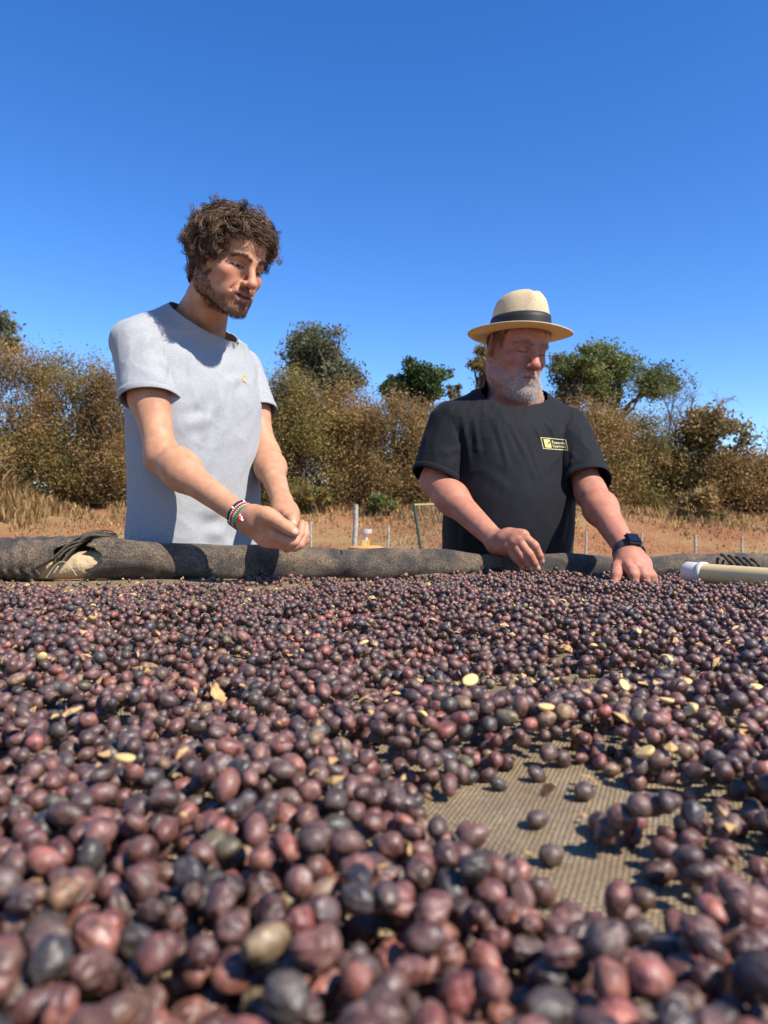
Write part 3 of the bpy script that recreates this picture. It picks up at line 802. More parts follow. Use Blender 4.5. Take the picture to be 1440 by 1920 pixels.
def seg_d(x, z, pts):
    d = np.full(len(x), 9.0)
    for (a, b), (c, e) in zip(pts[:-1], pts[1:]):
        t = np.clip(((x - a) * (c - a) + (z - b) * (e - b)) / max((c - a) ** 2 + (e - b) ** 2, 1e-9), 0, 1)
        d = np.minimum(d, np.hypot(x - a - t * (c - a), z - b - t * (e - b)))
    return d


def pt(col, w, c): col[:] = col * (1 - w[:, None]) + np.array(c) * w[:, None]


def paint_face(L, col, P):
    """skin pigment and painted eye-fold shade, in head-local coordinates"""
    x, y, z = L.T; ax = np.abs(x); front = sstep(-.03, -.06, y)
    pt(col, .55 * np.exp(-((ax - .045) ** 2 + (z + .03) ** 2) / .0006) * front, P['flush'])
    pt(col, .6 * np.exp(-(x ** 2 + (z + .036) ** 2) / .0003) * sstep(-.09, -.105, y), P['flush'])
    pt(col, .5 * sstep(.065, .08, ax) * sstep(.03, .0, np.abs(y - .012)), P['flush'])
    # eye: dark lash line, glimpse of eyeball under the lowered lid, shade painted into lid crease and under-eye skin
    lash = seg_d(ax, z, [(.017, -.0045), (.024, -.0066), (.032, -.0070), (.040, -.0066), (.047, -.005)])
    pt(col, .85 * sstep(.0026, .0009, lash) * front, (.035, .02, .015))
    if P.get('open'):
        eye = sstep(.0030, .0020, seg_d(ax, z, [(.023, -.0046), (.031, -.0050), (.039, -.0046)])) * front
        pt(col, .75 * eye, (.36, .31, .29)); pt(col, .97 * eye * sstep(.0056, .0044, np.abs(ax - .0325)), (.022, .018, .016)); pt(col, .9 * sstep(.0016, .0007, seg_d(ax, z, [(.018, -.0035), (.024, -.0022), (.032, -.0018), (.040, -.0026), (.046, -.0045)])) * front, (.03, .018, .013))
    pt(col, .35 * sstep(.0025, .0008, seg_d(ax, z, [(.017, .004), (.031, .0085), (.046, .004)])) * front, (.18, .07, .05))
    pt(col, .22 * sstep(.008, .003, seg_d(ax, z, [(.018, -.014), (.03, -.0175), (.043, -.015)])) * front, (.25, .1, .09))
    lip = sstep(.0062, .0035, seg_d(ax, z, [(0, -.0615), (.014, -.061), (.025, -.066)])) + sstep(.0075, .0045, seg_d(ax, z, [(0, -.0745 - P.get('gap', 0)), (.013, -.0735 - P.get('gap', 0)), (.024, -.068)]))
    pt(col, P['lipw'] * np.clip(lip, 0, 1) * sstep(-.075, -.085, y), P['lip'])
    slit = sstep(.002 + P.get('gap', 0) * .45, .0006 + P.get('gap', 0) * .3, seg_d(ax, z, [(0, -.0678 - P.get('gap', 0) / 2), (.024, -.0672 - P.get('corner', 0))]))
    pt(col, .9 * slit * sstep(-.075, -.085, y), (.06, .015, .012))
    brow = sstep(.0055, .0025, seg_d(ax, z, P['brow'])) * sstep(-.055, -.065, y)
    pt(col, P['browpaint'] * brow, P['browcol'])
    return brow


def arm_ops(S, sh, el, wr, rs, k=.035):
    sh, el, wr = map(np.asarray, (sh, el, wr))
    S.cap(sh, sh + (el - sh) * .45, rs[0], rs[1], k); S.cap(sh + (el - sh) * .45, el, rs[1], rs[2], k)
    S.cap(el, el + (wr - el) * .28, rs[2], rs[3], k); S.cap(el + (wr - el) * .28, wr, rs[3], rs[4], k)


def ring_path(c, n, r1, r2, ref, m=48):
    n = nrm(n); e1 = nrm(np.asarray(ref) - n * (np.asarray(ref) @ n)); e2 = np.cross(n, e1)
    t = np.linspace(0, 2 * math.pi, m, endpoint=False)[:, None]
    return np.asarray(c) + r1 * np.cos(t) * e1 + r2 * np.sin(t) * e2, e1, e2


def closed_tube(mb, P, r, n=6, flat=1.0, N=None, col=None):
    m = len(P); T = nrm(np.roll(P, -1, 0) - np.roll(P, 1, 0))
    N = nrm(P - P.mean(0)) if N is None else N
    N = nrm(N - T * (N * T).sum(1, keepdims=True)); Bn = np.cross(T, N)
    V = [P[i] + r * (math.cos(6.2832 * k / n) * N[i] + flat * math.sin(6.2832 * k / n) * Bn[i]) for i in range(m) for k in range(n)]
    mb.add(V, [(i * n + k, i * n + (k + 1) % n, ((i + 1) % m) * n + (k + 1) % n, ((i + 1) % m) * n + k) for i in range(m) for k in range(n)], col)


def cut_shirt(part, cuts):
    """cut the closed shirt volume open at neck, hem and sleeves. cuts: (point, outward normal, radius)"""
    me = make_mesh('t_shirt', *part); bm = bmesh.new(); bm.from_mesh(me); bpy.data.meshes.remove(me)
    loops = []
    for c, n, rad in cuts:
        c = Vector(c); n = Vector(n).normalized()
        def near(p):
            d_ = p - c; h_ = d_.dot(n); return abs(h_) < .25 and (d_ - n * h_).length < rad
        fs = [f for f in bm.faces if near(f.calc_center_median())]
        g = set(fs)
        for f in fs: g.update(f.verts); g.update(f.edges)
        r = bmesh.ops.bisect_plane(bm, geom=list(g), dist=1e-6, plane_co=c, plane_no=n)
        dead = [f for f in bm.faces if near(f.calc_center_median()) and (f.calc_center_median() - c).dot(n) > 1e-6]
        bmesh.ops.delete(bm, geom=dead, context='FACES')
        es = [e for e in bm.edges if e.is_boundary and (e.verts[0].co - c).length < rad * 1.3 and abs((e.verts[0].co - c).dot(n)) < 2e-4]
        loop = []
        if es:
            adj = {}
            for e in es:
                for i in (0, 1): adj.setdefault(e.verts[i], []).append(e.verts[1 - i])
            v0 = es[0].verts[0]; loop = [v0]; prev = None; cur = v0
            while True:
                nx = [v for v in adj[cur] if v is not prev]
                if not nx or nx[0] is v0: break
                prev, cur = cur, nx[0]; loop.append(cur)
                if len(loop) > 5000: break
        loops.append(np.array([v.co for v in loop]))
    bmesh.ops.delete(bm, geom=[v for v in bm.verts if not v.link_faces], context='VERTS')
    me = bpy.data.meshes.new('t_shirt'); bm.to_mesh(me); bm.free()
    me.polygons.foreach_set('use_smooth', np.full(len(me.polygons), True, bool)); me.update()
    return me, loops


def open_shirt(V, Fq, nT, cuts, cutR, cutL):
    a, b, fa, fb = nT
    me0, l0 = cut_shirt((V[:a], Fq[:fa]), cuts); me1, l1 = cut_shirt((V[a:a + b], Fq[fa:fa + fb] - a), [cutR]); me2, l2 = cut_shirt((V[a + b:], Fq[fa + fb:] - a - b), [cutL])
    bm = bmesh.new()
    for m_ in (me0, me1, me2): bm.from_mesh(m_); bpy.data.meshes.remove(m_)
    me = bpy.data.meshes.new('t_shirt'); bm.to_mesh(me); bm.free()
    return me, [l1[0], l2[0], l0[0]]


def resample(P, m):
    Q = np.concatenate([P, P[:1]]); d = np.r_[0, np.cumsum(np.linalg.norm(np.diff(Q, axis=0), axis=1))]
    t = np.linspace(0, d[-1], m, endpoint=False); R = np.stack([np.interp(t, d, Q[:, i]) for i in range(3)], 1)
    for _ in range(6): R = (np.roll(R, 1, 0) + R * 2 + np.roll(R, -1, 0)) / 4
    return R


def text_mesh(txt, size):
    c = bpy.data.curves.new('t', 'FONT'); c.body = txt; c.size = size
    o = bpy.data.objects.new('t', c); COL.objects.link(o)
    dg = bpy.context.evaluated_depsgraph_get(); me = bpy.data.meshes.new_from_object(o.evaluated_get(dg))
    bpy.data.objects.remove(o)
    return me


def fold(V, N, folds):
    """cloth folds: each a crease line (a, b, height, width) raising the sheet along its normals"""
    d = np.zeros(len(V))
    for a, b, h, w in folds:
        a = np.asarray(a); b = np.asarray(b); ab = b - a; t = np.clip((V - a) @ ab / (ab @ ab), 0, 1)
        q = np.linalg.norm(V - a - t[:, None] * ab, axis=1)
        h = h * 1.15
        d += h * np.exp(-(q / w) ** 2) * np.sin(np.pi * np.clip(t * .9 + .05, 0, 1)) - .6 * h * np.exp(-((q - 2 * w) / w) ** 2) * np.sin(np.pi * np.clip(t * .9 + .05, 0, 1))
    return V + N * d[:, None]


def legs_ops(S, hipc, yaw, z0=.05, r=.085):
    lat = np.array([math.cos(yaw), math.sin(yaw), 0])
    for q in (-1, 1):
        h = hipc + lat * q * .1; k = np.array([h[0], h[1] - .0, .5]); a = np.array([h[0], h[1] + .02, .09])
        S.cap(h, k, r * 1.05, r * .72, .03); S.cap(k, a, r * .68, r * .45, .03)


def clothes_lower(body, hipc, yaw, ztop, col, shoe):
    S = Sculpt(); lat = np.array([math.cos(yaw), math.sin(yaw), 0])
    S.loft([.80, .95, ztop], [hipc[0]] * 3, [hipc[1]] * 3, [.165, .17, .165], [.12, .125, .12], yaw, 2.3, .04)
    for q in (-1, 1):
        h = hipc + lat * q * .09; h[2] = .86
        S.cap(h, [h[0], h[1], .5], .1, .082, .04); S.cap([h[0], h[1], .5], [h[0], h[1] + .02, .1], .08, .072, .03)
    lo = hipc - .35; hi = hipc + .35; lo[2] = .02; hi[2] = ztop + .03
    V, Fq = S.mesh(lo, hi, .01)
    V = V + vnormals(V, Fq) * (nz(V * [1, 1, 1.6], 28, 3) * .004)[:, None]
    obj('trousers', make_mesh('trousers', V, Fq), simple('denim', col, .85, .2, 300, .25), body)
    fw = np.array([math.sin(yaw), -math.cos(yaw), 0])
    for q in (-1, 1):
        h = hipc + lat * q * .09; S = Sculpt(); a = np.array([h[0], h[1] + .02, .05]) - fw * .04
        S.cap(a, a + fw * .19 + lat * q * .03, .042, .036, .02); S.cap(a, a + np.array([0, 0, .05]), .043, .04, .02)
        S.cap(a + [0, 0, .2], a + [0, 0, .1], .03, .03, .01, True)
        V, Fq = S.mesh(a - .3, a + .3, .008); V[:, 2] = np.maximum(V[:, 2], .012)
        obj('shoe', make_mesh('shoe', V, Fq), simple('shoe_leather', shoe, .6, .3, 80, .2), body)


def build_young():
    yaw_h, pit, rol, hs = math.radians(51), math.radians(23), math.radians(3), .945
    Mh = Rz(yaw_h) @ Rx(pit) @ Ry(rol); ho = np.array([-.3765, 1.752, 1.664])
    S = Sculpt()
    P = dict(gap=.0055, open=True, flush=(.52, .20, .14), lip=(.50, .17, .15), lipw=.8, brow=[(.012, .0185), (.026, .0245), (.040, .0225), (.05, .016)], browpaint=.6, browcol=(.09, .05, .03))
    T = head_ops(S, ho, Mh, hs, P)
    nb = W(374, 614, 1.87)                      # neck base
    S.cap(T(0, .025, -.05), nb + [0.0, .01, .02], .054, .058, .02); S.cap(nb + [0, .01, .02], nb + [0, .03, -.08], .056, .060, .03)
    S.cap(T(-.055, .01, -.05), nb + [.03, -.045, -.01], .012, .010, .02)
    shR, elR, wrR = W(258, 645, 1.75), W(304, 858, 1.67), W(455, 968, 1.535)
    shL, elL, wrL = W(452, 692, 2.01), W(500, 855, 1.93), W(528, 940, 1.69)
    arm_ops(S, shR + [.004, 0, -.012], elR, wrR, (.040, .042, .033, .0355, .0228)); arm_ops(S, shL + [0, 0, -.012], elL, wrL, (.038, .040, .031, .034, .0228))
    S.ell(elR + (wrR - elR) * .22 + [0, .0, .010], (.036, .036, .036), None, .03)
    # right hand, palm up and cupped, thumb on top
    def ch(pts, k=.0035): S.chain([(W(a, b, c), r) for a, b, c, r in pts], k)
    ch([(455, 968, 1.535, .024), (478, 974, 1.525, .027), (505, 988, 1.525, .026)], .012)
    ch([(463, 980, 1.54, .022), (500, 1006, 1.535, .021), (528, 1016, 1.53, .017)], .012)
    ch([(475, 962, 1.515, .018), (500, 967, 1.502, .0175), (516, 974, 1.497, .0155)], .01)
    ch([(505, 968, 1.50, .0155), (530, 984, 1.494, .0125), (540, 990, 1.493, .0128), (553, 998, 1.494, .0098)], .006)
    ch([(512, 1000, 1.512, .0135), (546, 1016, 1.507, .0108), (552, 1015, 1.508, .0106), (563, 1000, 1.518, .0092), (566, 981, 1.530, .0078)])
    ch([(508, 1010, 1.535, .0135), (547, 1024, 1.528, .0108), (561, 1020, 1.535, .0103), (572, 1002, 1.548, .0092), (572, 984, 1.560, .0078)])
    ch([(503, 1014, 1.555, .0125), (541, 1025, 1.553, .0104), (556, 1022, 1.56, .0100), (569, 1008, 1.573, .0088), (572, 993, 1.585, .0075)])
    ch([(497, 1010, 1.575, .012), (530, 1020, 1.578, .0095), (543, 1018, 1.585, .009), (556, 1008, 1.597, .0078), (560, 998, 1.605, .0068)])
    # left hand cupped behind it
    ch([(528, 940, 1.69, .0245), (536, 962, 1.645, .028), (541, 985, 1.61, .026)], .012)
    ch([(524, 950, 1.66, .018), (525, 975, 1.62, .02), (535, 995, 1.60, .02)], .012)
    ch([(528, 960, 1.63, .017), (540, 968, 1.585, .0135), (548, 974, 1.565, .0118), (551, 984, 1.552, .0092)], .005)
    ch([(552, 988, 1.61, .014), (568, 1003, 1.595, .0106), (571, 1013, 1.578, .0098), (563, 1022, 1.57, .0085)])
    ch([(548, 996, 1.60, .014), (560, 1013, 1.597, .0104), (560, 1022, 1.585, .0095), (552, 1028, 1.575, .0085)])
    ch([(540, 1000, 1.61, .0135), (548, 1018, 1.61, .0100), (545, 1026, 1.6, .009), (537, 1030, 1.59, .008)])
    # trunk and legs under the clothes
    hip = W(362, 1090, 1.90)
    S.loft([.85, 1.0, 1.2, 1.36, 1.45], [-.485] * 5, [1.90, 1.89, 1.88, 1.88, 1.90], [.14, .135, .15, .15, .11], [.09, .085, .095, .09, .06], math.radians(50), 2.2, .03)
    S.cap(nb + [0, .04, -.075], shR * .9 + nb * .1 + [0, .01, -.035], .04, .038, .03); S.cap(nb + [0, .04, -.075], shL * .9 + nb * .1 + [0, .01, -.035], .04, .038, .03)
    legs_ops(S, np.array([-.485, 1.90, .87]), math.radians(50))
    h = S.mesh(ho - .19, ho + [.19, .19, .16], .0025); h = keep(h, h[0][:, 2] > ho[2] - .185)
    lo = np.minimum(np.minimum(elR, wrL), wrR) - .085; lo[2] = .97; hi = np.maximum(np.maximum(elL, wrR), W(575, 990, 1.6)) + [.03, .05, 0]; hi[2] = 1.09
    hand = S.mesh(lo, hi, .0022); hand = keep(hand, (hand[0][:, 2] < 1.068) & (hand[0][:, 0] > W(400, 960, 1.6)[0]))
    body = S.mesh([-.85, 1.45, .03], [-.15, 2.15, 1.53], .0072)
    nd = np.linalg.norm(body[0] - (wrR + wrL) / 2, axis=1)
    ok = ~((body[0][:, 2] < 1.060) & (body[0][:, 0] > W(412, 960, 1.6)[0]) & (body[0][:, 1] < 1.72)) & (body[0][:, 2] < 1.49)
    V, Fq = join([h, hand, keep(body, ok)])
    N = vnormals(V, Fq)
    col = np.tile(np.array([.45, .225, .130]), (len(V), 1)); L = head_local(V, ho, Mh, hs)
    isH = (np.linalg.norm(V - ho, axis=1) < .17) & (L[:, 2] > -.14)
    c2 = col[isH]; paint_face(L[isH], c2, P); col[isH] = c2
    hand_w = sstep(1.06, 1.0, V[:, 2]) * (V[:, 0] > W(430, 960, 1.6)[0]); pt(col, .5 * hand_w, (.56, .25, .19))
    for a in [(553, 996, 1.485), (550, 978, 1.545)]:
        pt(col, .7 * sstep(.007, .005, np.linalg.norm(V - W(*a), axis=1)), (.68, .40, .34))
    col *= (1 + .08 * nz(V, 90, 5))[:, None]
    # beard region
    x, y, z = L.T; ax = np.abs(x)
    cheek = np.interp(y, [-.10, -.088, -.07, -.045, -.025, -.005], [-.05, -.064, -.078, -.074, -.052, -.0])
    beard = sstep(.004, -.006, z - cheek) * sstep(.018, .002, y) * sstep(-.128, -.115, z) * isH
    beard *= 1 - .95 * sstep(.012, .007, np.hypot(ax * .45, z + .070)) * (y < -.075)
    beard *= 1 - .6 * sstep(.02, .01, np.hypot(ax - .02, z + .095)) * 0
    must = sstep(.0065, .0035, np.abs(z + .0535 - ax * -.18)) * sstep(.033, .026, ax) * (y < -.08) * sstep(.0, .008, ax + .004)
    beard = np.clip(np.maximum(beard, must), 0, 1)
    pt(col, .42 * beard, (.13, .07, .043))
    body_o = obj('person', make_mesh('person', V, Fq, True, col), MAT['skin'])
    tag(body_o, 'young bearded person with curly brown hair in light grey t-shirt cupping both hands', 'person')
    n_ = 3600; R_, Nn = sample_faces(V, Fq, N, beard, n_, 3)
    down = Mh @ np.array([0, -.25, -1.0]); r = np.random.default_rng(4)
    d = nrm(Nn * .55 + down * .8 + r.normal(0, .3, (n_, 3))); ln = r.uniform(.003, .0065, n_)[:, None]
    ln *= 1 + .6 * sstep(-.085, -.11, head_local(R_, ho, Mh, hs)[:, 2:3])
    bp = np.stack([R_ - Nn * .0008, R_ + d * ln * .5, R_ + nrm(d + down * .4) * ln], 1)
    shade = r.uniform(.6, 1.7, (n_, 1)); bv, bf, bc = strand_mesh(bp, .00042, .00012, np.array([.070, .039, .023]) * shade)
    obj('beard', make_mesh('beard', bv, bf, True, bc), MAT['hair'], body_o)
    brow = np.where(isH, sstep(.0045, .0015, seg_d(ax, z, P['brow'])) * (y < -.055), 0)
    R_, Nn = sample_faces(V, Fq, N, brow, 420, 5); sx = np.sign(head_local(R_, ho, Mh, hs)[:, :1])
    d = nrm(Nn * .35 + (sx * (Mh @ np.array([1, .3, .35]))[None]) * 1 + r.normal(0, .15, (420, 3)))
    bp = np.stack([R_ - Nn * .0005, R_ + d * .0035, R_ + d * .007 - Nn * .0008], 1)
    bv, bf, bc = strand_mesh(bp, .00038, .0001, np.array([.06, .033, .02]) * r.uniform(.6, 1.5, (420, 1)))
    obj('eyebrows', make_mesh('eyebrows', bv, bf, True, bc), MAT['hair'], body_o)
    # ---- curly hair
    zl = np.interp(y, [-.10, -.075, -.055, -.04, -.028, -.015, 0, .022, .04, .07, .11], [.073, .069, .060, .045, .010, .0, .026, .022, -.045, -.08, -.085])
    scalp = sstep(-.006, .006, z - zl) * isH
    hc = (V + N * (scalp * .009)[:, None]); hq = Fq[(scalp[Fq] > .25).all(1)]; u_, inv = np.unique(hq, return_inverse=True)
    hm = make_mesh('hair', hc[u_], inv.reshape(-1, 4), True, np.tile([.018, .010, .006], (len(u_), 1)))
    hair = obj('hair', hm, simple('hair_roots', (.018, .010, .006), 1.0, .0), body_o)
    G, CH, SG = 620, 20, 16
    R_, Nn = sample_faces(V, Fq, N, scalp ** 2, G, 9)
    g = np.array([0, 0, -1.0]); Lr = head_local(R_, ho, Mh, hs)
    front = sstep(.0, -.06, Lr[:, 1]); back = sstep(.0, .06, Lr[:, 1])
    swp = nrm(np.stack([.75 * front + .35 * np.sign(Lr[:, 0]) * (1 - front), -.30 * front + .75 * back + .25 * (1 - front), -.5 * np.ones(G) + .25 * front], 1)) @ Mh.T
    tang = nrm(swp - Nn * (swp * Nn).sum(1, keepdims=True) + r.normal(0, .30, (G, 3)))
    Ln = r.uniform(.066, .105, G); Ln *= np.where(Lr[:, 2] < .0, .80, 1.0) * np.where((Lr[:, 1] < -.03) & (Lr[:, 2] < .06) & (Lr[:, 0] < .02), .5, 1.0)
    env = r.uniform(.90, 1.05, (G, 1))
    turn = r.uniform(4.2, 7.6, G); axis = nrm(np.cross(Nn, tang) + r.normal(0, .38, (G, 3))); dr = nrm(.95 * Nn + .65 * tang + r.normal(0, .18, (G, 3)))
    p = R_ + Nn * .003; path = [p.copy()]
    for i in range(1, SG):
        t = i / (SG - 1)
        an = (turn / (SG - 1) * (.35 + 1.3 * t))[:, None]           # the lock winds ever tighter into a rounded curl
        dr = dr * np.cos(an) + np.cross(axis, dr) * np.sin(an) + axis * (axis * dr).sum(1, keepdims=True) * (1 - np.cos(an))
        p = p + nrm(dr + axis * .26 + g * .10 + tang * .16) * (Ln / (SG - 1))[:, None]
        q = head_local(p, ho, Mh, hs) - np.array([0, .014, .034]); k0 = np.linalg.norm(q / np.array([.083, .104, .091]), axis=1)
        fix = np.where(k0 < 1, 1 / np.maximum(k0, .2), 1)[:, None]; p = ho + (((q * fix) + np.array([0, .014, .034])) @ Mh.T) * hs
        q = head_local(p, ho, Mh, hs) - np.array([0, .018, .040]); k0 = np.linalg.norm(q / (np.array([.116, .138, .126]) * env), axis=1)
        fix = np.where(k0 > 1, 1 / k0, 1)[:, None]; p = ho + (((q * fix) + np.array([0, .018, .040])) @ Mh.T) * hs     # the mop keeps a rounded outline
        path.append(p.copy())
    path = np.stack(path, 1)
    off = r.normal(0, 1, (G, CH, 1, 3)); off /= np.maximum(1, np.linalg.norm(off, axis=-1, keepdims=True) / 1.4)
    prof = (.0078 - .0042 * np.linspace(0, 1, SG) ** .8)[None, None, :, None]
    tt = np.linspace(0, 1, SG)[None, None, :, None]
    st = path[:, None] + off * prof + r.normal(0, .0016, (G, CH, 1, 3)) * np.sin(tt * 5 + r.uniform(0, 6, (G, CH, 1, 1)))
    fly = r.random((G, CH)) < .02
    st += fly[:, :, None, None] * tt ** 2 * r.normal(0, .007, (G, CH, 1, 3))
    lock = r.uniform(.6, 1.5, (G, 1, 1)) * r.uniform(.7, 1.4, (G, CH, 1)) * np.array([.115, .068, .038])
    st = st.reshape(-1, SG, 3); side = nrm(np.cross(np.gradient(st, axis=1), nrm(r.normal(size=(len(st), 1, 3)))))
    wd = (.00052 - .00028 * np.linspace(0, 1, SG) ** 2)[None, :, None]
    hv = np.stack([st - side * wd, st + side * wd], 2).reshape(-1, 3)
    b_ = (np.arange(len(st))[:, None] * SG + np.arange(SG - 1)[None]) * 2
    hf = np.stack([b_, b_ + 1, b_ + 3, b_ + 2], -1).reshape(-1, 4)
    hcx = np.repeat(lock.reshape(-1, 3), SG * 2, 0)
    obj('curls', make_mesh('curls', hv, hf, True, hcx), MAT['hair'], hair)
    # ---- t-shirt
    S = Sculpt(); yaw = math.radians(50)
    S.loft([.80, .98, 1.12, 1.26, 1.36, 1.44, 1.50], [-.477, -.477, -.478, -.480, -.479, -.478, -.474], [1.885, 1.882, 1.878, 1.872, 1.872, 1.878, 1.885],
           [.174, .172, .170, .176, .180, .165, .10], [.138, .132, .126, .128, .122, .095, .06], yaw, 2.35, .04)
    S.cap(W(338, 566, 1.87) - [0, 0, .054], W(252, 598, 1.77) - [0, 0, .058], .052, .056, .04); S.cap(nb + [0.01, .03, -.022], shL + [-.01, -.005, -.012], .060, .058, .05)
    hmR, hmL = shR + (elR - shR) * .50, shL + (elL - shL) * .53
    SR, SL = Sculpt(), Sculpt()
    SR.cap(shR + [.0, 0, -.004], hmR + nrm(hmR - shR) * .06, .0580, .070, .03); SL.cap(shL + [-.004, 0, -.004], hmL + nrm(hmL - shL) * .06, .0605, .0625, .03)
    cA, cB, cC = W(334, 566, 1.84), W(424, 612, 1.93), W(386, 610, 1.79); nn = nrm(np.cross(cB - cA, cC - cA)); nn = nn if nn[2] > 0 else -nn
    ncol = (cA + cB) / 2 * .75 + cC * .25 - nn * .012
    S.cap(ncol - nn * .07, ncol + nn * .05, .088, .066, .03)
    T0 = S.mesh([-.80, 1.60, .78], [-.18, 2.18, 1.68], .0045); mid = (shR + hmR) / 2; T1 = SR.mesh(mid - .22, mid + .22, .0043); mid = (shL + hmL) / 2; T2 = SL.mesh(mid - .22, mid + .22, .0043)
    V, Fq = join([T0, T1, T2]); nT = (len(T0[0]), len(T1[0]), len(T0[1]), len(T1[1]))
    N = vnormals(V, Fq)
    fo = [(W(335, 640, 1.72), W(300, 700, 1.70), .006, .010), (W(333, 695, 1.7), W(372, 668, 1.72), .005, .012), (W(335, 722, 1.7), W(400, 700, 1.73), .004, .014),
          (W(340, 760, 1.7), W(420, 752, 1.73), .0045, .013), (W(342, 800, 1.72), W(415, 775, 1.74), .0045, .013), (W(420, 690, 1.74), W(380, 835, 1.75), .004, .010),
          (W(395, 770, 1.75), W(345, 880, 1.76), .004, .012), (W(300, 985, 1.80), W(420, 950, 1.76), .006, .016), (W(310, 1010, 1.8), W(440, 995, 1.76), .005, .014),
          (W(300, 930, 1.8), W(400, 905, 1.76), .004, .014), (W(262, 870, 1.85), W(280, 990, 1.83), .005, .010), (W(250, 800, 1.88), W(262, 960, 1.88), .005, .012), (W(440, 830, 1.74), W(455, 960, 1.74), .004, .016),
          (W(290, 620, 1.70), W(262, 660, 1.69), .004, .012), (W(235, 690, 1.70), W(320, 720, 1.66), .003, .012), (W(430, 720, 1.8), W(465, 700, 1.85), .005, .012)]
    arm = np.exp(-(np.linalg.norm((V - W(338, 720, 1.74)) * [1, 1, .8], axis=1) / .13) ** 2) + np.exp(-(np.linalg.norm((V - W(450, 730, 1.85)) * [1, 1, .8], axis=1) / .09) ** 2) + sstep(1.14, 1.03, V[:, 2])
    rd = (1 - np.abs(nz(V @ Ry(.45) * [1.2, 1.2, .45], 30, 31))) ** 4 + .7 * (1 - np.abs(nz(V @ Ry(-.5) * [1.1, 1.1, .5], 44, 33))) ** 4
    V = fold(V, N, fo) + N * (.0020 * nz(V * [1, 1, .5], 22, 11) + .0006 * nz(V, 75, 12) + .0030 * rd * (.25 + .75 * np.clip(arm, 0, 1)))[:, None]
    me, loops = open_shirt(V, Fq, nT, [(ncol, nn, .10), ((-.48, 1.88, .83), (0, 0, -1), .3)], (hmR, nrm(hmR - shR) + [-.18, 0, 0], .16), (hmL, nrm(hmL - shL), .16))
    m = M('heather_cotton', .9, .15); p = m.pos()
    f1 = m.noise(p, 120, 4, .65, (1, 1, 2.6)); f2 = m.noise(p, 900, 2)
    m.base(m.mix(1.0, m.ramp(f1, [(.3, (.265, .270, .278)), (.7, (.335, .340, .347))]), m.ramp(f2, [(.3, (.9, .9, .9)), (.7, (1.06, 1.06, 1.06))]), 'MULTIPLY'))
    m.b.inputs['Sheen Weight'].default_value = .15; m.bump(f2, .25, .0006)
    sh = obj('t_shirt', me, m.m, body_o)
    md = sh.modifiers.new('thick', 'SOLIDIFY'); md.thickness = .0022; md.offset = -1
    mb = MB()
    if len(loops[2]): 
        Lp = resample(loops[2], 70); closed_tube(mb, Lp - nn * .004, .0105, 8, .22, N=np.tile(nn, (70, 1)))
    obj_c = mb.build('collar', m.m, sh)
    for lp, hm_, s_ in ((loops[0], hmR, shR), (loops[1], hmL, shL)):
        mb = MB(); ax_ = nrm(hm_ - s_); Lp = resample(lp, 60); Lp = Lp + nrm(Lp - Lp.mean(0)) * .0018; closed_tube(mb, Lp - ax_ * .006, .0085, 8, .18, N=np.tile(ax_, (60, 1))); mb.build('sleeve_hem', m.m, sh)
    # small yellow curl emblem on the chest
    bv = BVHTree.FromPolygons([tuple(q) for q in V], [tuple(q) for q in Fq])
    cpt = W(459, 709, 1.8); view = nrm(W(459, 709, 2) - W(459, 709, 1))
    out = []
    t = np.linspace(.15, 1.62, 22) * math.pi
    inner = np.stack([-.002 + .0042 * np.cos(t), .001 + .0052 * np.sin(t)], 1); outer = np.stack([-.0005 + .0095 * np.cos(t * .96 + .1), .0105 * np.sin(t * .96 + .1)], 1)
    outer[-5:] += np.linspace(0, 1, 5)[:, None] * np.array([.006, -.004]); inner[-5:] += np.linspace(0, 1, 5)[:, None] * np.array([.004, -.0035])
    pts = np.concatenate([outer, inner]); vv = []
    for a, b in pts:
        w_ = W(459, 709, 1.0) ; px, py = 459 + a * FPX / 1.80 * .62, 709 - b * FPX / 1.80 * .8
        o_ = np.array([0, 0, CAMZ]); dr = nrm(W(px, py, 1.0) - o_); hit = bv.ray_cast(Vector(o_), Vector(dr))
        vv.append(np.array(hit[0]) - dr * .0015 + np.array(hit[1]) * .0006 if hit[0] else W(px, py, 1.8))
    mb = MB(); n = len(outer); mb.add(vv, [(i, i + 1, n + i + 1, n + i) for i in range(n - 1)]); mb.build('emblem', simple('yellow_thread', (.55, .33, .03), .6, .3), sh)
    clothes_lower(body_o, np.array([-.485, 1.90, .9]), yaw, 1.0, (.05, .06, .09), (.25, .24, .22))
    # ---- beaded bracelets
    axw = nrm(wrR - elR); br = empty('bracelet'); br.parent = body_o
    for i, (cc, dz) in enumerate((((.012, .012, .015), -.009), ((.75, .72, .68), -.0035), ((.42, .012, .02), .0005), ((.7, .68, .62), .005), ((.03, .20, .07), .009))):
        P_, e1, e2 = ring_path(wrR + axw * (dz - .004), axw, .0285, .0275, (0, 0, 1), 40); mb = MB()
        for k_, q in enumerate(P_): mb.ball(q, .0019 if i in (1, 3) else .0030, cc if (k_ % 7 or i != 0) else (.7, .68, .65), 6, 4)
        mb.build('bead_string', MAT['painted'], br)
    mb = MB(); fc = ring_path(wrR - axw * .003, axw, .030, .029, nrm(W(455, 968, 1.0) - W(463, 967, 1.53)), 8)
    toc = nrm(np.array([0, 0, CAMZ]) - wrR); fc = wrR - axw * .003 + toc * .0325 + [0, 0, -.004]
    s1 = nrm(np.cross(toc, axw))
    for k_ in range(9):
        t = k_ * .7; mb.ball(fc + (axw * math.cos(t) + s1 * math.sin(t)) * .0058 * (k_ > 0), .0034, (.5, .02, .03) if k_ % 4 else (.8, .7, .7), 6, 4)
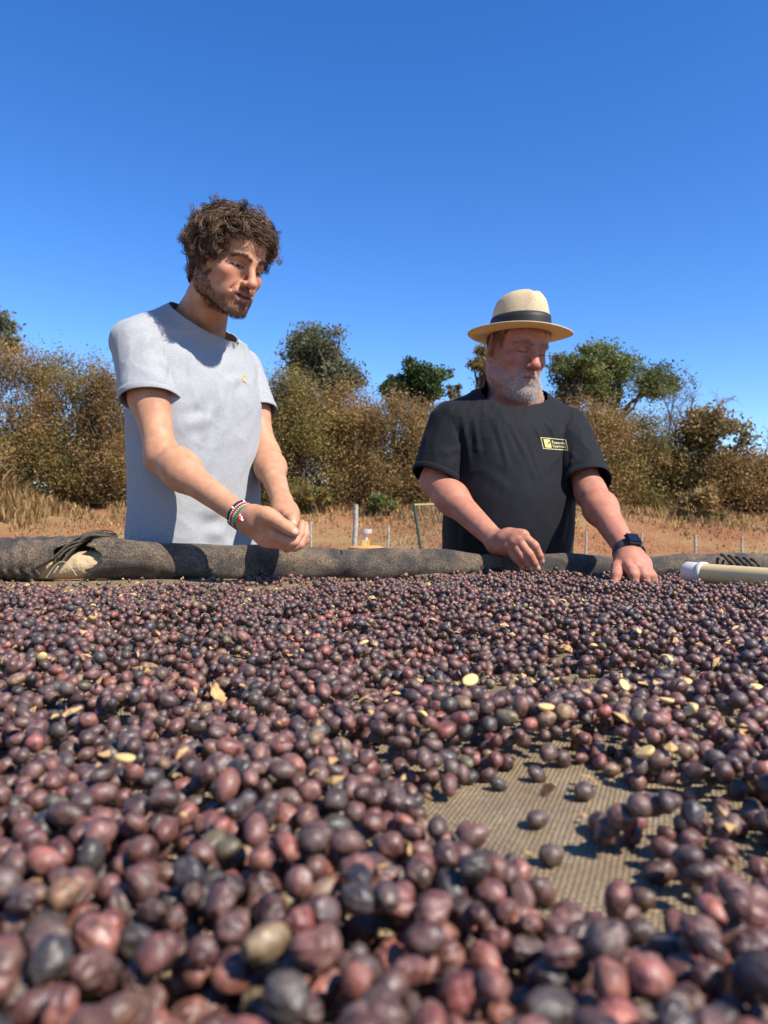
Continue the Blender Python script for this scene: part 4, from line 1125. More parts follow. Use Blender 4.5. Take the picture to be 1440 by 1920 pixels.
    mb.build('bead_flower', MAT['painted'], br)
    return body_o


def build_older():
    yaw_h, pit, rol, hs = math.radians(22), math.radians(16), math.radians(4), .965
    Mh = Rz(yaw_h) @ Rx(pit) @ Ry(rol); ho = np.array([.369, 2.075, 1.541])
    S = Sculpt()
    P = dict(zs=1.08, gap=.0, wide=.95, jaw=.93, corner=.0045, nose=1.15, bag=1.4, jowl=True, flush=(.40, .14, .10), lip=(.36, .12, .10), lipw=.7, ear=1.35, earx=.083, eara=42, brow=[(.012, .0175), (.026, .022), (.040, .020), (.05, .014)], browpaint=.15, browcol=(.22, .15, .12))
    T = head_ops(S, ho, Mh, hs, P)
    nb = W(966, 752, 2.13)
    S.cap(T(0, .03, -.05), nb + [0, .0, .01], .066, .070, .02); S.cap(nb + [0, 0, .01], nb + [0, .02, -.08], .070, .085, .03)
    S.cap(T(0, -.03, -.10), nb + [.0, -.032, -.02], .034, .030, .03)
    shR, elR, wrR = W(843, 790, 2.06), W(817, 905, 2.03), W(932, 1016, 1.82)
    shL, elL, wrL = W(1062, 802, 2.12), W(1108, 925, 1.96), W(1178, 1036, 1.70)
    arm_ops(S, shR, elR, wrR, (.042, .044, .036, .0395, .0252)); arm_ops(S, shL, elL, wrL, (.042, .044, .035, .0385, .0252))
    S.ell(W(803, 900, 2.03), (.014, .014, .016), None, .02)
    def ch(pts, k=.0035): S.chain([(W(a, b, c), r) for a, b, c, r in pts], k)
    # right hand, back towards the viewer, fingertips picking
    ch([(932, 1016, 1.82, .028), (950, 1014, 1.79, .027), (970, 1013, 1.76, .024)], .012)
    ch([(935, 1020, 1.82, .026), (952, 1024, 1.79, .022), (965, 1026, 1.765, .018)], .012)
    ch([(958, 1006, 1.785, .020), (981, 1005, 1.755, .0155)], .012)
    ch([(980, 1005, 1.757, .0125), (1001, 1021, 1.733, .0098), (1004, 1025, 1.731, .0098), (1012, 1041, 1.733, .0084), (1016, 1053, 1.743, .0072)], .0025)
    ch([(972, 1013, 1.753, .0125), (990, 1035, 1.731, .0100), (993, 1039, 1.729, .0098), (1002, 1055, 1.733, .0086), (1008, 1066, 1.742, .0074)], .0025)
    ch([(963, 1019, 1.756, .0122), (978, 1041, 1.738, .0096), (981, 1045, 1.737, .0094), (990, 1058, 1.739, .0083), (996, 1068, 1.746, .0072)], .0025)
    ch([(954, 1026, 1.763, .0114), (966, 1046, 1.750, .0088), (969, 1049, 1.749, .0086), (976, 1057, 1.751, .0076), (982, 1064, 1.755, .0065)], .0025)
    ch([(950, 1012, 1.80, .016), (985, 1030, 1.79, .0135), (1003, 1048, 1.775, .0105)], .006)
    for a, b, c in ((981, 1002, 1.745), (971, 1010, 1.742), (962, 1016, 1.745), (953, 1024, 1.753)): S.ell(W(a, b, c), (.009, .009, .008), None, .008)
    for a, b in (((955, 1005, 1.765), (981, 1003, 1.747)), ((950, 1009, 1.772), (971, 1010, 1.745)), ((945, 1014, 1.78), (962, 1016, 1.748)), ((941, 1019, 1.787), (953, 1024, 1.755))): S.cap(W(*a), W(*b), .004, .0055, .008)
    # left hand, fingers dug into the cherries
    ch([(1178, 1036, 1.70, .029), (1183, 1050, 1.665, .028), (1188, 1064, 1.635, .023)], .012)
    ch([(1170, 1044, 1.69, .022), (1174, 1058, 1.655, .021), (1176, 1066, 1.64, .017)], .012)
    ch([(1192, 1046, 1.69, .022), (1203, 1060, 1.655, .021), (1209, 1068, 1.64, .016)], .012)
    ch([(1166, 1048, 1.685, .018), (1158, 1064, 1.645, .0135), (1156, 1078, 1.62, .0118), (1153, 1094, 1.61, .0095)], .006)
    ch([(1178, 1062, 1.638, .0145), (1186, 1072, 1.605, .0115), (1188, 1078, 1.598, .0112), (1190, 1094, 1.595, .0096), (1191, 1106, 1.60, .008)])
    ch([(1192, 1063, 1.635, .0142), (1204, 1073, 1.605, .0112), (1207, 1079, 1.60, .0108), (1211, 1093, 1.60, .0094), (1212, 1104, 1.605, .008)])
    ch([(1202, 1065, 1.64, .0135), (1215, 1074, 1.615, .0105), (1218, 1080, 1.61, .0100), (1221, 1092, 1.612, .0088), (1222, 1102, 1.615, .0075)])
    ch([(1207, 1066, 1.65, .0125), (1221, 1076, 1.632, .0095), (1224, 1081, 1.63, .009), (1227, 1090, 1.63, .008), (1228, 1099, 1.632, .007)])
    for a, b, c in ((1178, 1058, 1.627), (1192, 1059, 1.624), (1203, 1062, 1.63)): S.ell(W(a, b, c), (.009, .009, .008), None, .008)
    S.loft([.85, 1.0, 1.15, 1.3, 1.40], [.36] * 5, [2.14, 2.12, 2.12, 2.14, 2.16], [.16, .165, .165, .17, .12], [.12, .12, .11, .10, .07], math.radians(20), 2.2, .03)
    S.cap(nb + [0, .03, -.06], shR * .9 + nb * .1 + [0, 0, -.02], .05, .05, .03); S.cap(nb + [0, .03, -.06], shL * .9 + nb * .1 + [0, 0, -.02], .05, .05, .03)
    legs_ops(S, np.array([.36, 2.14, .87]), math.radians(20), r=.095)
    h = S.mesh(ho - .2, ho + [.2, .2, .17], .0026); h = keep(h, h[0][:, 2] > ho[2] - .19)
    hs_ = []
    for c in (W(975, 1035, 1.77), W(1192, 1070, 1.64)):
        q = S.mesh(c - [.075, .085, .075], c + [.075, .085, .075], .0022); hs_.append((c, q))
    body = S.mesh([.05, 1.53, .03], [.75, 2.4, 1.42], .0072)
    def inside(V, g=0): return sum(((np.abs(V - c) < np.array([.075, .085, .075]) - g).all(1)) for c, _ in hs_) > 0
    body = keep(body, ~inside(body[0], .012) & (body[0][:, 2] < ho[2] - .16))
    hs2 = [keep(q, (np.abs(q[0] - c) < np.array([.073, .083, .073])).all(1)) for c, q in hs_]
    V, Fq = join([h] + hs2 + [body]); N = vnormals(V, Fq)
    col = np.tile(np.array([.41, .175, .115]), (len(V), 1)); L = head_local(V, ho, Mh, hs, 1.08)
    isH = (np.linalg.norm(V - ho, axis=1) < .18) & (L[:, 2] > -.15)
    c2 = col[isH]; pt(c2, np.full(len(c2), .4), (.33, .135, .09)); paint_face(L[isH], c2, P); col[isH] = c2  # head skin darkened first: hat shade painted into its colour
    for a in ((1016, 1053, 1.734), (1008, 1065, 1.733), (996, 1067, 1.737), (982, 1063, 1.746)):
        pt(col, .75 * sstep(.0068, .0048, np.linalg.norm(V - W(*a), axis=1)), (.66, .42, .38))
    col *= (1 + .11 * nz(V, 110, 6) + .05 * nz(V, 400, 8))[:, None]
    x, y, z = L.T; ax = np.abs(x)
    cheek = np.interp(y, [-.10, -.088, -.07, -.045, -.02, .0], [-.05, -.058, -.066, -.06, -.045, -.03])
    beard = sstep(.006, -.008, z - cheek) * sstep(.03, .005, y) * sstep(-.14, -.118, z) * isH
    side = sstep(.01, -.05, z) * sstep(.012, .004, np.abs(y + .012)) * (ax > .05) * isH
    beard = np.maximum(beard, .5 * side)
    beard *= 1 - .95 * sstep(.0115, .007, np.hypot(ax * .42, z + .068)) * (y < -.075)
    must = sstep(.0075, .004, np.abs(z + .0535 + ax * .18)) * sstep(.036, .028, ax) * (y < -.08)
    chin = sstep(-.045, -.075, y)
    beard = np.clip(np.maximum(beard * (.30 + .70 * chin), must), 0, 1)
    pt(col, .35 * beard, (.42, .36, .33))
    body_o = obj('person', make_mesh('person', V, Fq, True, col), MAT['skin'])
    tag(body_o, 'grey-bearded person in straw hat and black t-shirt sifting cherries with both hands', 'person')
    r = np.random.default_rng(14); n_ = 4000; R_, Nn = sample_faces(V, Fq, N, beard, n_, 13); down = Mh @ np.array([0, -.2, -1.0])
    d = nrm(Nn * .6 + down * .8 + r.normal(0, .3, (n_, 3))); ln = r.uniform(.002, .0045, n_)[:, None] * (1 + .8 * sstep(-.06, -.085, head_local(R_, ho, Mh, hs, 1.08)[:, 1:2]))
    bp = np.stack([R_ - Nn * .0008, R_ + d * ln * .5, R_ + nrm(d + down * .4) * ln], 1)
    bv, bf, bc = strand_mesh(bp, .00042, .00014, np.array([.66, .62, .58]) * r.uniform(.45, 1.1, (n_, 1)))
    obj('beard', make_mesh('beard', bv, bf, True, bc), MAT['hair'], body_o)
    brow = np.where(isH, sstep(.006, .003, seg_d(ax, z, P['brow'])) * (y < -.055), 0); R_, Nn = sample_faces(V, Fq, N, brow, 260, 15)
    sx = np.sign(head_local(R_, ho, Mh, hs, 1.08)[:, :1]); d = nrm(Nn * .4 + sx * (Mh @ np.array([1, .3, .2]))[None] + r.normal(0, .2, (260, 3)))
    bv, bf, bc = strand_mesh(np.stack([R_ - Nn * .0005, R_ + d * .0035, R_ + d * .0075 - Nn * .0006], 1), .00036, .0001, np.array([.26, .20, .17]) * r.uniform(.6, 1.5, (260, 1)))
    obj('eyebrows', make_mesh('eyebrows', bv, bf, True, bc), MAT['hair'], body_o)
    # short greying hair under the hat
    zl = np.interp(y, [-.05, -.036, -.03, -.02, 0, .02, .05, .1], [.06, .03, .005, -.002, .036, .036, -.02, -.04]); sc_ = sstep(-.004, .004, z - zl) * (z < .075) * isH
    n_ = 2000; R_, Nn = sample_faces(V, Fq, N, sc_, n_, 16); dn = Mh @ np.array([0, .28, -1.0])
    d = nrm(Nn * .28 + dn + r.normal(0, .1, (n_, 3))); ln = r.uniform(.010, .02, n_)[:, None]
    bp = np.stack([R_ - Nn * .001, R_ + nrm(d + Nn * .25) * ln * .4, R_ + d * ln * .75 + Nn * .002, R_ + d * ln], 1)
    bv, bf, bc = strand_mesh(bp, .0006, .0003, np.array([.17, .12, .085]) * r.uniform(.5, 1.8, (n_, 1)))
    obj('hair', make_mesh('hair', bv, bf, True, bc), MAT['hair'], body_o)
    # ---- straw hat
    hat = empty('straw_hat'); hat.parent = body_o
    Hm = Rz(yaw_h) @ Rx(math.radians(1.5)) @ Ry(math.radians(1.0)); hc = T(0, .006, .040)
    HT = lambda A: hc + .915 * np.asarray(A) @ Hm.T
    n = 72; t = np.linspace(0, 2 * math.pi, n, endpoint=False); cx, sy = np.cos(t), np.sin(t)
    def ringat(rx, ry, z, sq=0): return np.stack([rx * cx, ry * sy, z + 0 * t], 1)
    rows = []
    for u in np.linspace(0, 1, 9):
        rx, ry = .087 + u * .066, .107 + u * .064
        zz = -.002 + .004 * u + .010 * u ** 2 * (cx ** 2) * 0.2 - .012 * u ** 1.5 * np.clip(-sy, 0, 1) ** 2 * .6 + .003 * np.sin(t * 3 + 1) * u
        rows.append(np.stack([rx * cx, ry * sy, zz], 1))
    def lofted(rows, close=False):
        V_ = np.concatenate(rows); Fs = [(j * n + i, j * n + (i + 1) % n, (j + 1) * n + (i + 1) % n, (j + 1) * n + i) for j in range(len(rows) - 1) for i in range(n)]
        return V_, Fs
    def uvmesh(name, V_, Fs, uv, mat, par, thick):
        me = make_mesh(name, HT(V_), np.array(Fs), True, None, uv); o_ = obj(name, me, mat, par)
        md = o_.modifiers.new('thick', 'SOLIDIFY'); md.thickness = thick; md.offset = 0; return o_
    m = M('straw', .7, .3); uvn = m.n('UVMap').outputs[0]; sp = m.n('SeparateXYZ'); m.l(uvn, sp.inputs[0])
    a = m.math('SINE', m.math('MULTIPLY', sp.outputs[0], 2 * math.pi / .0042)); b = m.math('SINE', m.math('MULTIPLY', sp.outputs[1], 2 * math.pi / .0043))
    wv = m.math('MULTIPLY_ADD', m.math('MULTIPLY', a, b), .5, .5); f = m.noise(m.pos(), 160, 4, .6)
    m.base(m.mix(1.0, m.ramp(f, [(.3, (.60, .47, .28)), (.7, (.78, .66, .44))]), m.ramp(wv, [(.0, (.80, .78, .74)), (1, (1.04, 1.03, 1.02))]), 'MULTIPLY')); m.bump(wv, .5, .0008)
    tr = m.n('BsdfTranslucent'); tr.inputs[0].default_value = (.75, .50, .22, 1); mx = m.n('MixShader'); mx.inputs[0].default_value = .24
    m.l(m.b.outputs[0], mx.inputs[1]); m.l(tr.outputs[0], mx.inputs[2]); m.l(mx.outputs[0], m.t.nodes['Material Output'].inputs[0])
    straw = m.m
    V_, Fs = lofted(rows); uv = np.concatenate([np.stack([t * .12, np.full(n, j * .009)], 1) for j in range(9)])
    uvmesh('brim', V_, Fs, uv, straw, hat, .0024)
    mb = MB(); closed_tube(mb, HT(rows[-1]), .0019, 6); mb.build('brim_edge', straw, hat)
    rows = []; H = [0, .014, .030, .048, .066, .083, .098, .109, .116, .1175, .115]; S1 = [1, .995, .985, .965, .94, .905, .85, .76, .62, .42, .15]
    for hh, s1 in zip(H, S1):
        front = np.clip(-sy, 0, 1); ztop = hh / .1175
        rx = .0865 * s1 * (1 - .22 * ztop ** 2 * front ** 1.5); ry = .1065 * s1
        zz = hh * (1.0 + .10 * -sy * ztop) - .013 * ztop ** 4 * np.exp(-(cx * s1 / .28) ** 2) 
        pinch = .014 * ztop ** 1.5 * np.exp(-((np.abs(cx) - .6) / .25) ** 2) * front
        rows.append(np.stack([(rx - pinch * np.sign(cx)) * cx if False else rx * cx - np.sign(cx) * pinch, ry * sy - .006 * ztop, zz], 1))
    V_, Fs = lofted(rows); uv = np.concatenate([np.stack([t * .095, np.full(n, h_)], 1) for h_ in H])
    me = make_mesh('crown', HT(V_), np.array(Fs), True, None, uv); bm = bmesh.new(); bm.from_mesh(me); bm.verts.ensure_lookup_table()
    f_ = bm.faces.new([bm.verts[(len(rows) - 1) * n + i] for i in range(n)]); f_.smooth = True; bm.to_mesh(me); bm.free(); obj('crown', me, straw, hat)
    bandr = []
    for u, z_ in ((0, .001), (.3, .014), (.7, .033), (1, .047)):
        s1 = np.interp(z_, H, S1) + .018; bandr.append(np.stack([.0865 * s1 * cx * (1 - .22 * (z_ / .1175) ** 2 * np.clip(-sy, 0, 1) ** 1.5), .1065 * s1 * sy - .006 * z_ / .1175, z_ * (1 + .1 * -sy * z_ / .1175) + 0 * t], 1))
    V_, Fs = lofted(bandr); uvmesh('hat_band', V_, Fs, np.zeros((len(V_), 2)), simple('black_ribbon', (.012, .0105, .0105), .6, .4, 200, .3), hat, .0015)
    # ---- t-shirt
    S = Sculpt(); yaw = math.radians(20)
    S.loft([.80, .95, 1.03, 1.12, 1.22, 1.31, 1.385, 1.43], [.347, .347, .348, .352, .357, .360, .362, .366], [2.105, 2.09, 2.085, 2.085, 2.095, 2.11, 2.135, 2.15],
           [.168, .175, .178, .179, .184, .192, .176, .11], [.158, .172, .176, .168, .150, .132, .100, .06], yaw, 2.3, .04)
    S.cap(nb + [0, .03, -.055], shR + [.01, 0, -.01], .066, .062, .05); S.cap(nb + [0, .03, -.062], shL + [-.01, 0, -.01], .066, .062, .05)
    hmR, hmL = shR + (elR - shR) * .93, shL + (elL - shL) * .86
    SR, SL = Sculpt(), Sculpt()
    SR.cap(shR + [.006, 0, -.008], hmR + nrm(hmR - shR) * .06, .066, .074, .035); SL.cap(shL + [-.004, 0, -.006], hmL + nrm(hmL - shL) * .06, .066, .066, .035)
    S.cap(W(967, 745, 2.13) - [0, 0, .06], W(967, 745, 2.13) + [0, -.01, .03], .093, .071, .03)
    T0 = S.mesh([.02, 1.78, 1.25], [.76, 2.42, 1.60], .006); bt = BVHTree.FromPolygons([tuple(q) for q in T0[0]], [tuple(q) for q in T0[1]])
    hit = bt.ray_cast(Vector((0, 0, CAMZ)), Vector(nrm(W(978, 763, 1.0) - np.array([0, 0, CAMZ]))))[0]; S.ops.pop()
    cA, cB, cC = W(907, 713, 2.13), W(1028, 722, 2.17), np.array(hit); nn = nrm(np.cross(cB - cA, cC - cA)); nn = nn if nn[2] > 0 else -nn
    ncol = (cA + cB) / 2 * .8 + cC * .2
    ncol = ncol - np.array([.013, 0.004, 0]); S.cap(ncol - nn * .07, ncol + nn * .05, .093, .071, .03)
    T0 = S.mesh([.02, 1.78, .78], [.76, 2.42, 1.60], .0045); mid = (shR + hmR) / 2; T1 = SR.mesh(mid - .22, mid + .22, .0043); mid = (shL + hmL) / 2; T2 = SL.mesh(mid - .22, mid + .22, .0043)
    V, Fq = join([T0, T1, T2]); nT = (len(T0[0]), len(T1[0]), len(T0[1]), len(T1[1])); N = vnormals(V, Fq)
    fo = []
    for a, b, h_, w_ in (((890, 775), (900, 860), .004, .007), ((925, 775), (950, 880), .005, .008), ((950, 780), (990, 870), .005, .008), ((985, 775), (1010, 900), .004, .008), ((1010, 775), (1030, 830), .005, .007),
                         ((868, 765), (872, 870), .006, .008), ((1035, 750), (1075, 850), .006, .008), ((1050, 765), (1078, 880), .005, .007), ((905, 880), (960, 930), .003, .014), ((985, 880), (1000, 910), .003, .008),
                         ((830, 850), (865, 830), .004, .010), ((1075, 870), (1125, 850), .005, .008), ((1075, 890), (1128, 882), .005, .008), ((840, 940), (850, 1030), .005, .012), ((1060, 960), (1045, 1030), .005, .012), ((880, 970), (860, 1030), .004, .012)):
        fo.append((W(*a, 1.97), W(*b, 1.95), h_ * 1.0, w_))
    V0 = V.copy()
    # folds act on the picture-facing side, so measure them at the sheet's own depth
    for i, (a, b, h_, w_) in enumerate(fo):
        ka = V0[np.argmin(np.linalg.norm(V0 - a, axis=1))]; kb = V0[np.argmin(np.linalg.norm(V0 - b, axis=1))]; fo[i] = (ka, kb, h_, w_)
    for i, (a, b, h_, w_) in enumerate(fo): fo[i] = (a, b, h_ * .5, w_ * .8)
    rd = (1 - np.abs(nz(V @ Ry(.25) * [1.3, 1.3, .5], 30, 41))) ** 5 + .7 * (1 - np.abs(nz(V @ Ry(-.6) * [.8, .8, 1.3], 40, 43))) ** 5
    arm = np.exp(-(np.linalg.norm(V - W(875, 840, 1.98), axis=1) / .10) ** 2) + np.exp(-(np.linalg.norm(V - W(1075, 860, 2.0), axis=1) / .10) ** 2) + np.exp(-((V[:, 2] - 1.33) / .06) ** 2) * .7
    V = fold(V, N, fo) + N * (.0014 * nz(V * [1, 1, .55], 24, 21) + .0008 * nz(V, 80, 22) + 0.0026 * rd * (.2 + .8 * np.clip(arm, 0, 1)))[:, None]
    me, loops = open_shirt(V, Fq, nT, [(ncol, nn, .135), ((.35, 2.1, .83), (0, 0, -1), .3)], (hmR, nrm(hmR - shR) + np.array([-.15, -.1, 0]), .16), (hmL, nrm(hmL - shL), .16))
    m = M('black_jersey', .8, .15); f1 = m.noise(m.pos(), 700, 2); m.base(m.mix(f1, (.0065, .007, .009), (.011, .0115, .0145))); m.b.inputs['Sheen Weight'].default_value = .05; m.b.inputs['Sheen Roughness'].default_value = .4; m.bump(f1, .2, .0005)
    sh = obj('t_shirt', me, m.m, body_o); md = sh.modifiers.new('thick', 'SOLIDIFY'); md.thickness = .002; md.offset = -1
    Lp = resample(loops[2], 70); mb = MB(); closed_tube(mb, Lp - nn * .004, .0095, 8, .22, N=np.tile(nn, (70, 1))); mb.build('collar', m.m, sh)
    for lp, hm_, s_ in ((loops[0], hmR, shR), (loops[1], hmL, shL)):
        mb = MB(); ax_ = nrm(hm_ - s_); Lp = resample(lp, 60); Lp = Lp + nrm(Lp - Lp.mean(0)) * .0018; closed_tube(mb, Lp - ax_ * .005, .008, 8, .18, N=np.tile(ax_, (60, 1))); mb.build('sleeve_hem', m.m, sh)
    # chest badge: printed frame, square with leaf mark, two lines of lettering
    bvh = BVHTree.FromPolygons([tuple(q) for q in V], [tuple(q) for q in Fq]); o_ = np.array([0, 0, CAMZ])
    def on_shirt(u, v, lift):
        # u 0..1 across, v 0..1 down the badge, corners read from the picture
        c = np.array([[1013.5, 820], [1061, 824.5], [1018.5, 841.5], [1065.5, 844.5]]); px = (c[0] * (1 - u) + c[1] * u) * (1 - v) + (c[2] * (1 - u) + c[3] * u) * v
        dr = nrm(W(px[0], px[1], 1.0) - o_); hit = bvh.ray_cast(Vector(o_), Vector(dr))
        q = np.array(hit[0]) if hit[0] else W(px[0], px[1], 1.95)
        return q - dr * .0012 + (np.array(hit[1]) * lift if hit[0] else 0)
    gold = simple('yellow_print', (.62, .47, .13), .6, .3); pale = simple('pale_print', (.62, .56, .30), .6, .3)
    badge = empty('badge'); badge.parent = sh
    mb = MB(); m_ = 40; w_ = .028
    for (ua, va, ub, vb) in ((0, 0, 1, 0), (1, 0, 1, 1), (1, 1, 0, 1), (0, 1, 0, 0)):
        A_, B_ = [], []
        for k_ in np.linspace(0, 1, 16):
            u0, v0 = ua + (ub - ua) * k_, va + (vb - va) * k_; iu, iv = .5 + (u0 - .5) * (1 - w_ * 1.3), .5 + (v0 - .5) * (1 - w_ * 3.4)
            A_.append(on_shirt(u0, v0, .0004)); B_.append(on_shirt(iu, iv, .0004))
        mb.add(A_ + B_, [(i, i + 1, 16 + i + 1, 16 + i) for i in range(15)])
    mb.build('badge_frame', pale, badge, False)
    mb = MB(); g_ = [[on_shirt(.10 + .25 * i / 5, .14 + .72 * j / 5, .0004) for i in range(6)] for j in range(6)]
    mb.add([q for row in g_ for q in row], [(j * 6 + i, j * 6 + i + 1, j * 6 + i + 7, j * 6 + i + 6) for j in range(5) for i in range(5)]); mb.build('badge_square', gold, badge, False)
    mb = MB(); lf = [(.20, .66), (.23, .50), (.27, .38), (.335, .30), (.345, .40), (.30, .48), (.25, .56), (.225, .64)]
    mb.add([on_shirt(a, b, .0012) for a, b in lf], [(0, 1, 7), (1, 2, 6, 7), (2, 3, 5, 6), (3, 4, 5)]); mb.build('badge_leaf', simple('black_print', (.03, .03, .035), .7, .2), badge, False)
    for txt, v0 in (('Fazenda', .47), ('Guariroba', .80)):
        me = text_mesh(txt, 1.0); c = np.array([q.co for q in me.vertices]); wd = c[:, 0].max()
        sx = .54 / wd; sy_ = .36
        for i, q in enumerate(me.vertices): q.co = Vector(on_shirt(.40 + c[i, 0] * sx, v0 - c[i, 1] * sy_, .0006))
        o2 = obj('badge_lettering', me, pale, badge)
    clothes_lower(body_o, np.array([.35, 2.13, .9]), yaw, 1.0, (.03, .03, .035), (.08, .05, .03))
    # ---- watch
    wt = empty('wrist_watch'); wt.parent = body_o; axw = nrm(W(1183, 1050, 1.665) - elL); wc = wrL + axw * .004
    ref = nrm(np.array([.10, -.72, .66])); P_, e1, e2 = ring_path(wc, axw, .0345, .0345, ref, 48)
    mb = MB(); closed_tube(mb, P_, .0125, 8, .16, N=np.tile(axw, (48, 1))); mb.build('strap', simple('grey_rubber', (.035, .04, .045), .55, .4), wt)
    Rm = np.stack([axw, e2, e1], 1); cc = wc + e1 * .0375
    me = bpy.data.meshes.new('watch_case'); bm = bmesh.new(); bmesh.ops.create_cube(bm, size=1)
    for v in bm.verts: v.co = Vector((v.co.x * .040, v.co.y * .034, v.co.z * .0105))
    bmesh.ops.bevel(bm, geom=bm.edges[:] , offset=.0042, segments=3, affect='EDGES')
    for v in bm.verts: v.co = Vector(cc + Rm @ np.array(v.co))
    bm.to_mesh(me); bm.free(); obj('watch_case', me, simple('case_metal', (.03, .032, .038), .3, .5, metal=.6), wt)
    me = bpy.data.meshes.new('watch_screen'); bm = bmesh.new(); bmesh.ops.create_cube(bm, size=1)
    for v in bm.verts: v.co = Vector((v.co.x * .034, v.co.y * .028, v.co.z * .002))
    bmesh.ops.bevel(bm, geom=bm.edges[:], offset=.0009, segments=2, affect='EDGES')
    for v in bm.verts: v.co = Vector(cc + Rm @ (np.array(v.co) + [0, 0, .0052]))
    bm.to_mesh(me); bm.free(); obj('watch_screen', me, simple('dark_glass', (.008, .009, .012), .08, .6), wt)
    return body_o


build_young()
build_older()

build_bed()
# ------------------------------------------------------------------ coffee cherries, beans, husks
def cube_sphere(m):
    """unit sphere of 6 m x m quads with shared corners"""
    V, F_, idx = [], [], {}
    def vid(p):
        k = tuple(np.round(p, 5))
        if k not in idx: idx[k] = len(V); V.append(nrm(np.array(p)))
        return idx[k]
    g = np.tan(np.linspace(-1, 1, m + 1) * math.pi / 4)
    for ax in range(3):
        for sg in (-1, 1):
            for i in range(m):
                for j in range(m):
                    q = []
                    for a, b in ((i, j), (i + 1, j), (i + 1, j + 1), (i, j + 1)):
                        p = np.zeros(3); p[ax] = sg; p[(ax + 1) % 3] = g[a]; p[(ax + 2) % 3] = g[b]; q.append(vid(p))
                    F_.append(q if sg > 0 else q[::-1])
    return np.array(V), np.array(F_)


def icosa():
    bm = bmesh.new(); bmesh.ops.create_icosphere(bm, subdivisions=1, radius=1.05); V = np.array([v.co for v in bm.verts]); F_ = np.array([[v.index for v in f.verts] for f in bm.faces]); bm.free(); return V, F_


def cherry_shape(U, seed):
    """shrivelled oval fruit, long axis x, unit radius"""
    r = np.random.default_rng(seed); dry = r.uniform(.5, 1.6); el = r.uniform(1.08, 1.42)
    x = U[:, 0]; an = np.arctan2(U[:, 2], U[:, 1]); s = np.sqrt(np.maximum(0, 1 - x * x))
    d = 1 + 1.1 * dry * s * (.028 * np.cos(5 * an + r.uniform(0, 6)) + .022 * np.cos(9 * an + 2.2 * x + r.uniform(0, 6)) + .012 * np.cos(15 * an - 3 * x + r.uniform(0, 6)))
    d += dry * .075 * nz(U, 3.0, seed) + dry * .035 * nz(U, 7.5, seed + 50)
    d -= dry * .035 * np.clip(1 - 1.6 * np.abs(nz(U * [.6, 1, 1], 4.2, seed + 90)), 0, 1) ** 2 + dry * .018 * np.clip(1 - 1.8 * np.abs(nz(U * [.7, 1, 1], 8.5, seed + 130)), 0, 1) ** 2   # sunken creases
    d -= .10 * np.exp(-((x - 1) / .06) ** 2) - .06 * np.exp(-((x - .90) / .05) ** 2)      # navel at one end
    d += .05 * np.exp(-((x + 1) / .05) ** 2)
    V = U * d[:, None] * np.array([el, r.uniform(.92, 1.04), r.uniform(.84, .98)])
    if r.random() < .3: V[:, 2] = np.where(V[:, 2] > .45, .45 + (V[:, 2] - .45) * .4, V[:, 2])
    return V


def px_of(P):
    q = P - np.array([0, 0, CAMZ]); z = q @ _f
    return 720 + FPX * (q @ _r) / z, 960 - FPX * (q @ _u) / z, z


def on_bed(px, py, lift=.0):
    """the point of the bed plane (plus lift) seen at this picture position"""
    d = _f + _r * (px - 720) / FPX - _u * (py - 960) / FPX
    t = (BED + lift - CAMZ) / d[2]
    return np.array([0, 0, CAMZ]) + d * t


